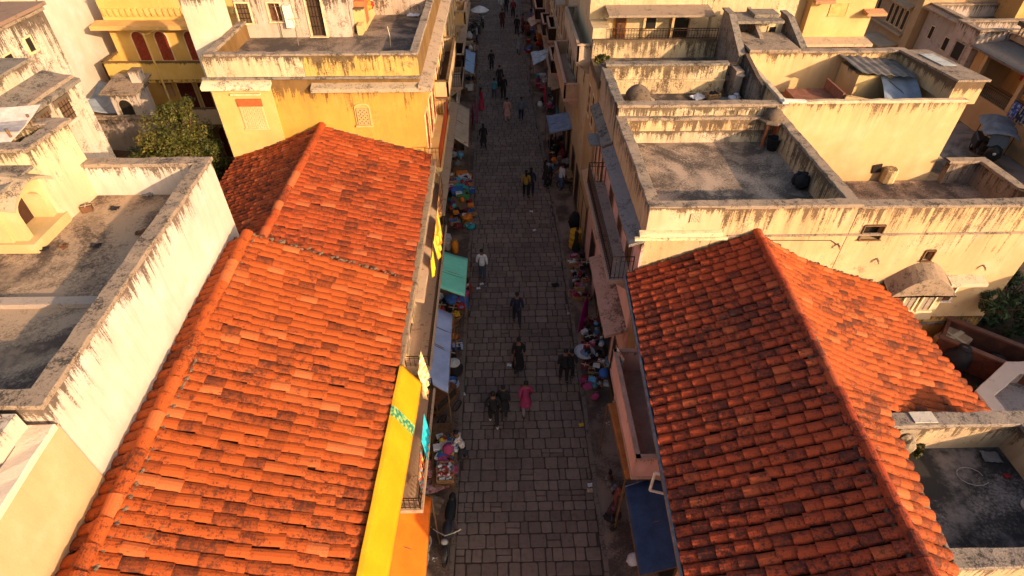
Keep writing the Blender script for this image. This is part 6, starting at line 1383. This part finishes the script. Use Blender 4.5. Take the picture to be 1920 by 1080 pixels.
# ================================================================== VEGETATION
LEAF=None
def leafmat(cols,name='foliage'):
    t=NT(name); at=t.node('ShaderNodeAttribute',attribute_name='tint').outputs['Fac']; p=t.pos()
    c=t.mix(t.ramp(at,0,.6),cols[0],cols[1]); c=t.mix(t.ramp(at,.6,1),c,cols[2]); c=t.mix(t.math('MULTIPLY',t.ramp(t.noise(p,1.6,4),.45,.65),.4),c,cols[3])
    return t.out(c,.6)
LG=leafmat(((.018,.026,.005),(.055,.058,.008),(.13,.10,.016),(.06,.036,.008))); LD=leafmat(((.012,.028,.010),(.03,.055,.016),(.06,.085,.025),(.02,.03,.012))); LY=leafmat(((.05,.07,.008),(.12,.15,.02),(.22,.22,.035),(.1,.09,.015)))
def foliage(o,c,rx,ry,rz,n,size,mat,clumps=26,name='crown'):
    m=MB(); c=V(c); cl=[]
    for i in range(clumps):
        d=V((R.gauss(0,1),R.gauss(0,1),R.gauss(0,1))).normalized()*(R.random()**.45)
        cl.append((c+V((d.x*rx*.85,d.y*ry*.85,d.z*rz*.85)),R.uniform(.22,.45)*min(rx,rz),R.gauss(0,.13)))
    for i in range(n):
        q,r,tn=R.choice(cl); d=V((R.gauss(0,1),R.gauss(0,1),R.gauss(0,1))).normalized()*r*(.55+.5*R.random()); p=q+d
        nr=(d.normalized()+V((R.gauss(0,.6),R.gauss(0,.6),R.gauss(.4,.6)))).normalized(); a=nr.orthogonal().normalized(); a=Matrix.Rotation(R.uniform(0,6.28),3,nr)@a; b=nr.cross(a); s=size*R.uniform(.6,1.35)
        m.ti=min(1,max(0,R.gauss(.45,.2)+tn))
        m.add([p-a*s,p+b*s*.45+nr*s*.1,p+a*s,p-b*s*.45+nr*s*.1],[(0,1,2,3)])
    return m.build(name,mat,o)
def tree(base,h,crowns,label,mat,n,size=.085,group=None):
    o=thing('tree',base,label,'tree',group); b=V(base); m=MB(); m.smooth=True
    m.tube([b,b+V((.05,.08,h*.4)),b+V((-.05,.1,h*.62)),b+V((.05,.05,h*.8))],[.2,.15,.12,.06],8)
    for c in crowns:
        q=V(c[:3]); s=b+V((0,.1,h*R.uniform(.4,.6))); m.tube([s,s.lerp(q,.5)+V((0,0,-.15)),q],[.09,.06,.025],6)
        for k in range(5): e=q+V((R.uniform(-1,1)*c[3]*.7,R.uniform(-1,1)*c[3]*.7,R.uniform(-.3,.8)*c[5])); m.tube([s.lerp(q,.6),e],[.04,.012],5)
    m.build('trunk',flat((.07,.045,.03),.95,.4,5,.5),o)
    for c in crowns: foliage(o,c[:3],c[3],c[4],c[5],int(n*c[3]*c[5]),size,mat,int(16*c[3]*c[5])+8)
tree((-13.4,22.4,0),6.3,[(-13.5,22.2,6.1,1.55,1.5,1.25),(-12.5,22.0,5.2,1.2,1.1,1.0),(-14.4,22.0,5.2,1.0,1.1,1.1),(-13.0,22.6,7.1,.9,.8,.65)],'sunlit olive green leafy tree between the white and yellow houses',LG,4600,.06)
tree((-15.6,24.2,0),5.0,[(-15.8,23.8,4.0,1.3,1.2,1.1),(-15.0,23.4,3.2,.9,.9,.9)],'dark shaded tree left of the olive green tree',LD,3200,.065)
tree((-11.3,20.4,0),4.6,[(-11.2,19.9,4.3,.75,1.0,1.0),(-11.6,19.2,3.4,.8,.9,.9)],'dark small tree right of the olive green tree, against the yellow wall',LD,3400,.065)
tree((19.6,30,0),5.2,[(19.5,29.6,5.0,1.0,1.0,.8)],'bushy tree below the blank hatch of the orange house',LY,2200)
tree((18.6,24.6,2.6),5.0,[(18.3,24.4,7.3,.75,.8,.75),(18.6,24.6,8.0,.35,.4,.5)],'bright green sapling behind the cream sunken roof court',LY,2400)
def bush(p,r,label,mat,n=700,size=.07,group='shrubs'):
    o=thing('shrub',p,label,'shrub',group); p=V(p); m=MB()
    for k in range(7): e=p+V((R.uniform(-1,1)*r*.7,R.uniform(-1,1)*r*.7,R.uniform(.4,1)*r)); m.tube([p,p.lerp(e,.6)+V((0,0,.1*r)),e],[.03,.02,.006],5)
    m.build('stems',flat((.09,.05,.03),.9),o); foliage(o,p+V((0,0,r*.55)),r,r,r*.65,n,size,mat,14,'leaves')
for u,v,z,r,l,mt in ((1850,590,4.6,.7,'sparse shrub against the cream wall end at the right',LD),(1890,560,3.6,.9,'dark shrub at the upper right of the raised yard',LD),(1905,620,3.5,.9,'dark shrub at the right edge of the raised yard',LD),(1842,612,3.4,.55,'dark creeper at the foot of the cream wall end',LD),(1800,625,3.4,.4,'mossy creeper under the cream wall',LD),(1832,745,3.8,.3,'small shrub in the pale concrete roof corner',LD),(1712,845,5.85,.22,'little olive shrub in the corner of the bottom right terrace',LG),(160,127,5.2,.7,'dry brown shrub on the red earth mound',LG),(190,140,4.6,.9,'drooping shrub over the red earth mound',LD),(14,72,10.9,.35,'shrub rooted in the mouldy white wall, upper left',LD),(25,268,10.0,.3,'yellowed weed on the left pavilion roof',LG),(1128,118,8.95,.3,'dry weed on the corner of the veranda house parapet',LG)):
    bush(tuple(ground(u,v,z)),r,l,mt,int(500+900*r*r))
# yard clutter
o=thing('metal_skip',(14.6,11.9,3.3),'dark rusty open container in the shaded yard at the right','container'); c=ground(1850,690,3.4); m=MB(); ax=V((.75,-.66,0)); ay=V((.66,.75,0))
for s,h,w in ((-1,.8,1.5),(1,.8,1.5)): m.obox(c+ay*s*.55+V((0,0,.4)),ax*w,ay*.05,(0,0,.4))
for s in (-1,1): m.obox(c+ax*s*1.45+V((0,0,.4)),ax*.05,ay*.5,(0,0,.4))
m.obox(c+V((0,0,.03)),ax*1.4,ay*.5,(0,0,.03)); m.build('body',flat((.10,.035,.02),.8,.4,3),o)
m=MB()
for s in (-1,1): m.obox(c+ay*s*.55+V((0,0,.83)),ax*1.55,ay*.09,(0,0,.03))
m.build('rim',flat((.13,.055,.035),.7),o); m=MB(); m.smooth=True
for i in range(7): m.blob(c+ax*R.uniform(-1,1)+ay*R.uniform(-.3,.3)+V((0,0,.2)),.3,.25,.2,9,6,.4)
m.build('contents',flat((.03,.03,.035),.7),o)
good('box',1772,655,(.3,.2,.13),'broken pale slab pile beside the tiled eave','yard things',2.2,3.4,cat='rubble'); good('sack',1782,690,cp['black'],'dark blue sack in the yard under the tiled eave','yard things',1.8,3.35)
m=MB(); m.smooth=True; m.grid(lambda a,b:(-21.6+2.6*a,28.4+2.2*b,4.5-.6*a*b+.3*noise.noise(V((a*2,b*2,3)))+.8*b),14,12,.01)
o=thing('tarp',(-20,29.5,4),'grey blue tarpaulin lying on the red earth mound','tarpaulin'); m.build('sheet',flat((.2,.24,.3),.7,.25,3),o); m=MB(); m.tube([(-21.4,28.5,4.6),(-20.3,28.6,4.4),(-19.2,28.9,4.2)],.015,5); m.build('rope',TIM,o)

for u,v,z,h,l in ((560,85,9.13,1.1,'thin bent aerial pole in the middle of the yellow house roof'),(733,95,9.13,.9,'thin short aerial pole near the right parapet of the yellow house roof'),(530,70,9.13,1.3,'thin aerial pole by the white cabinet on the yellow house roof')):
    p=ground(u,v,z); o=thing('aerial_pole',p,l,'pole','aerial poles on the yellow house'); m=MB(); m.tube([p,p+V((.03,0,h*.6)),p+V((-.02,.03,h))],.018,6); m.build('mast',metal((.3,.24,.18)),o); m=MB(); m.tube([p+V((-.22,0,h*.9)),p+V((.2,.02,h*.92))],.01,4); m.build('crossbar',metal((.3,.24,.18)),o)
# ================================================================== LIGHT
S=V((1,-1,.46)).normalized()
W=bpy.data.worlds.new('World'); SC.world=W; W.use_nodes=True
nt=W.node_tree; sk=nt.nodes.new('ShaderNodeTexSky'); sk.sky_type='NISHITA'; sk.sun_disc=False
sk.sun_elevation=math.asin(S.z); sk.sun_rotation=math.atan2(S.x,S.y); sk.dust_density=4.5; sk.ozone_density=.6; sk.air_density=1.0
nt.links.new(sk.outputs[0],nt.nodes['Background'].inputs[0]); nt.nodes['Background'].inputs[1].default_value=.15
sl=bpy.data.lights.new('sun','SUN'); sl.energy=5; sl.angle=rad(.6); sl.color=(1,.67,.39)
so=bpy.data.objects.new('sun',sl); COL.objects.link(so); so.rotation_euler=(-S).to_track_quat('-Z','Y').to_euler(); so.location=(60,-45,40)
SC.view_settings.view_transform='Standard'; SC.view_settings.look='None'; SC.view_settings.exposure=.78; SC.view_settings.gamma=1
SC.render.engine='CYCLES'; SC.cycles.max_bounces=6; SC.cycles.diffuse_bounces=4
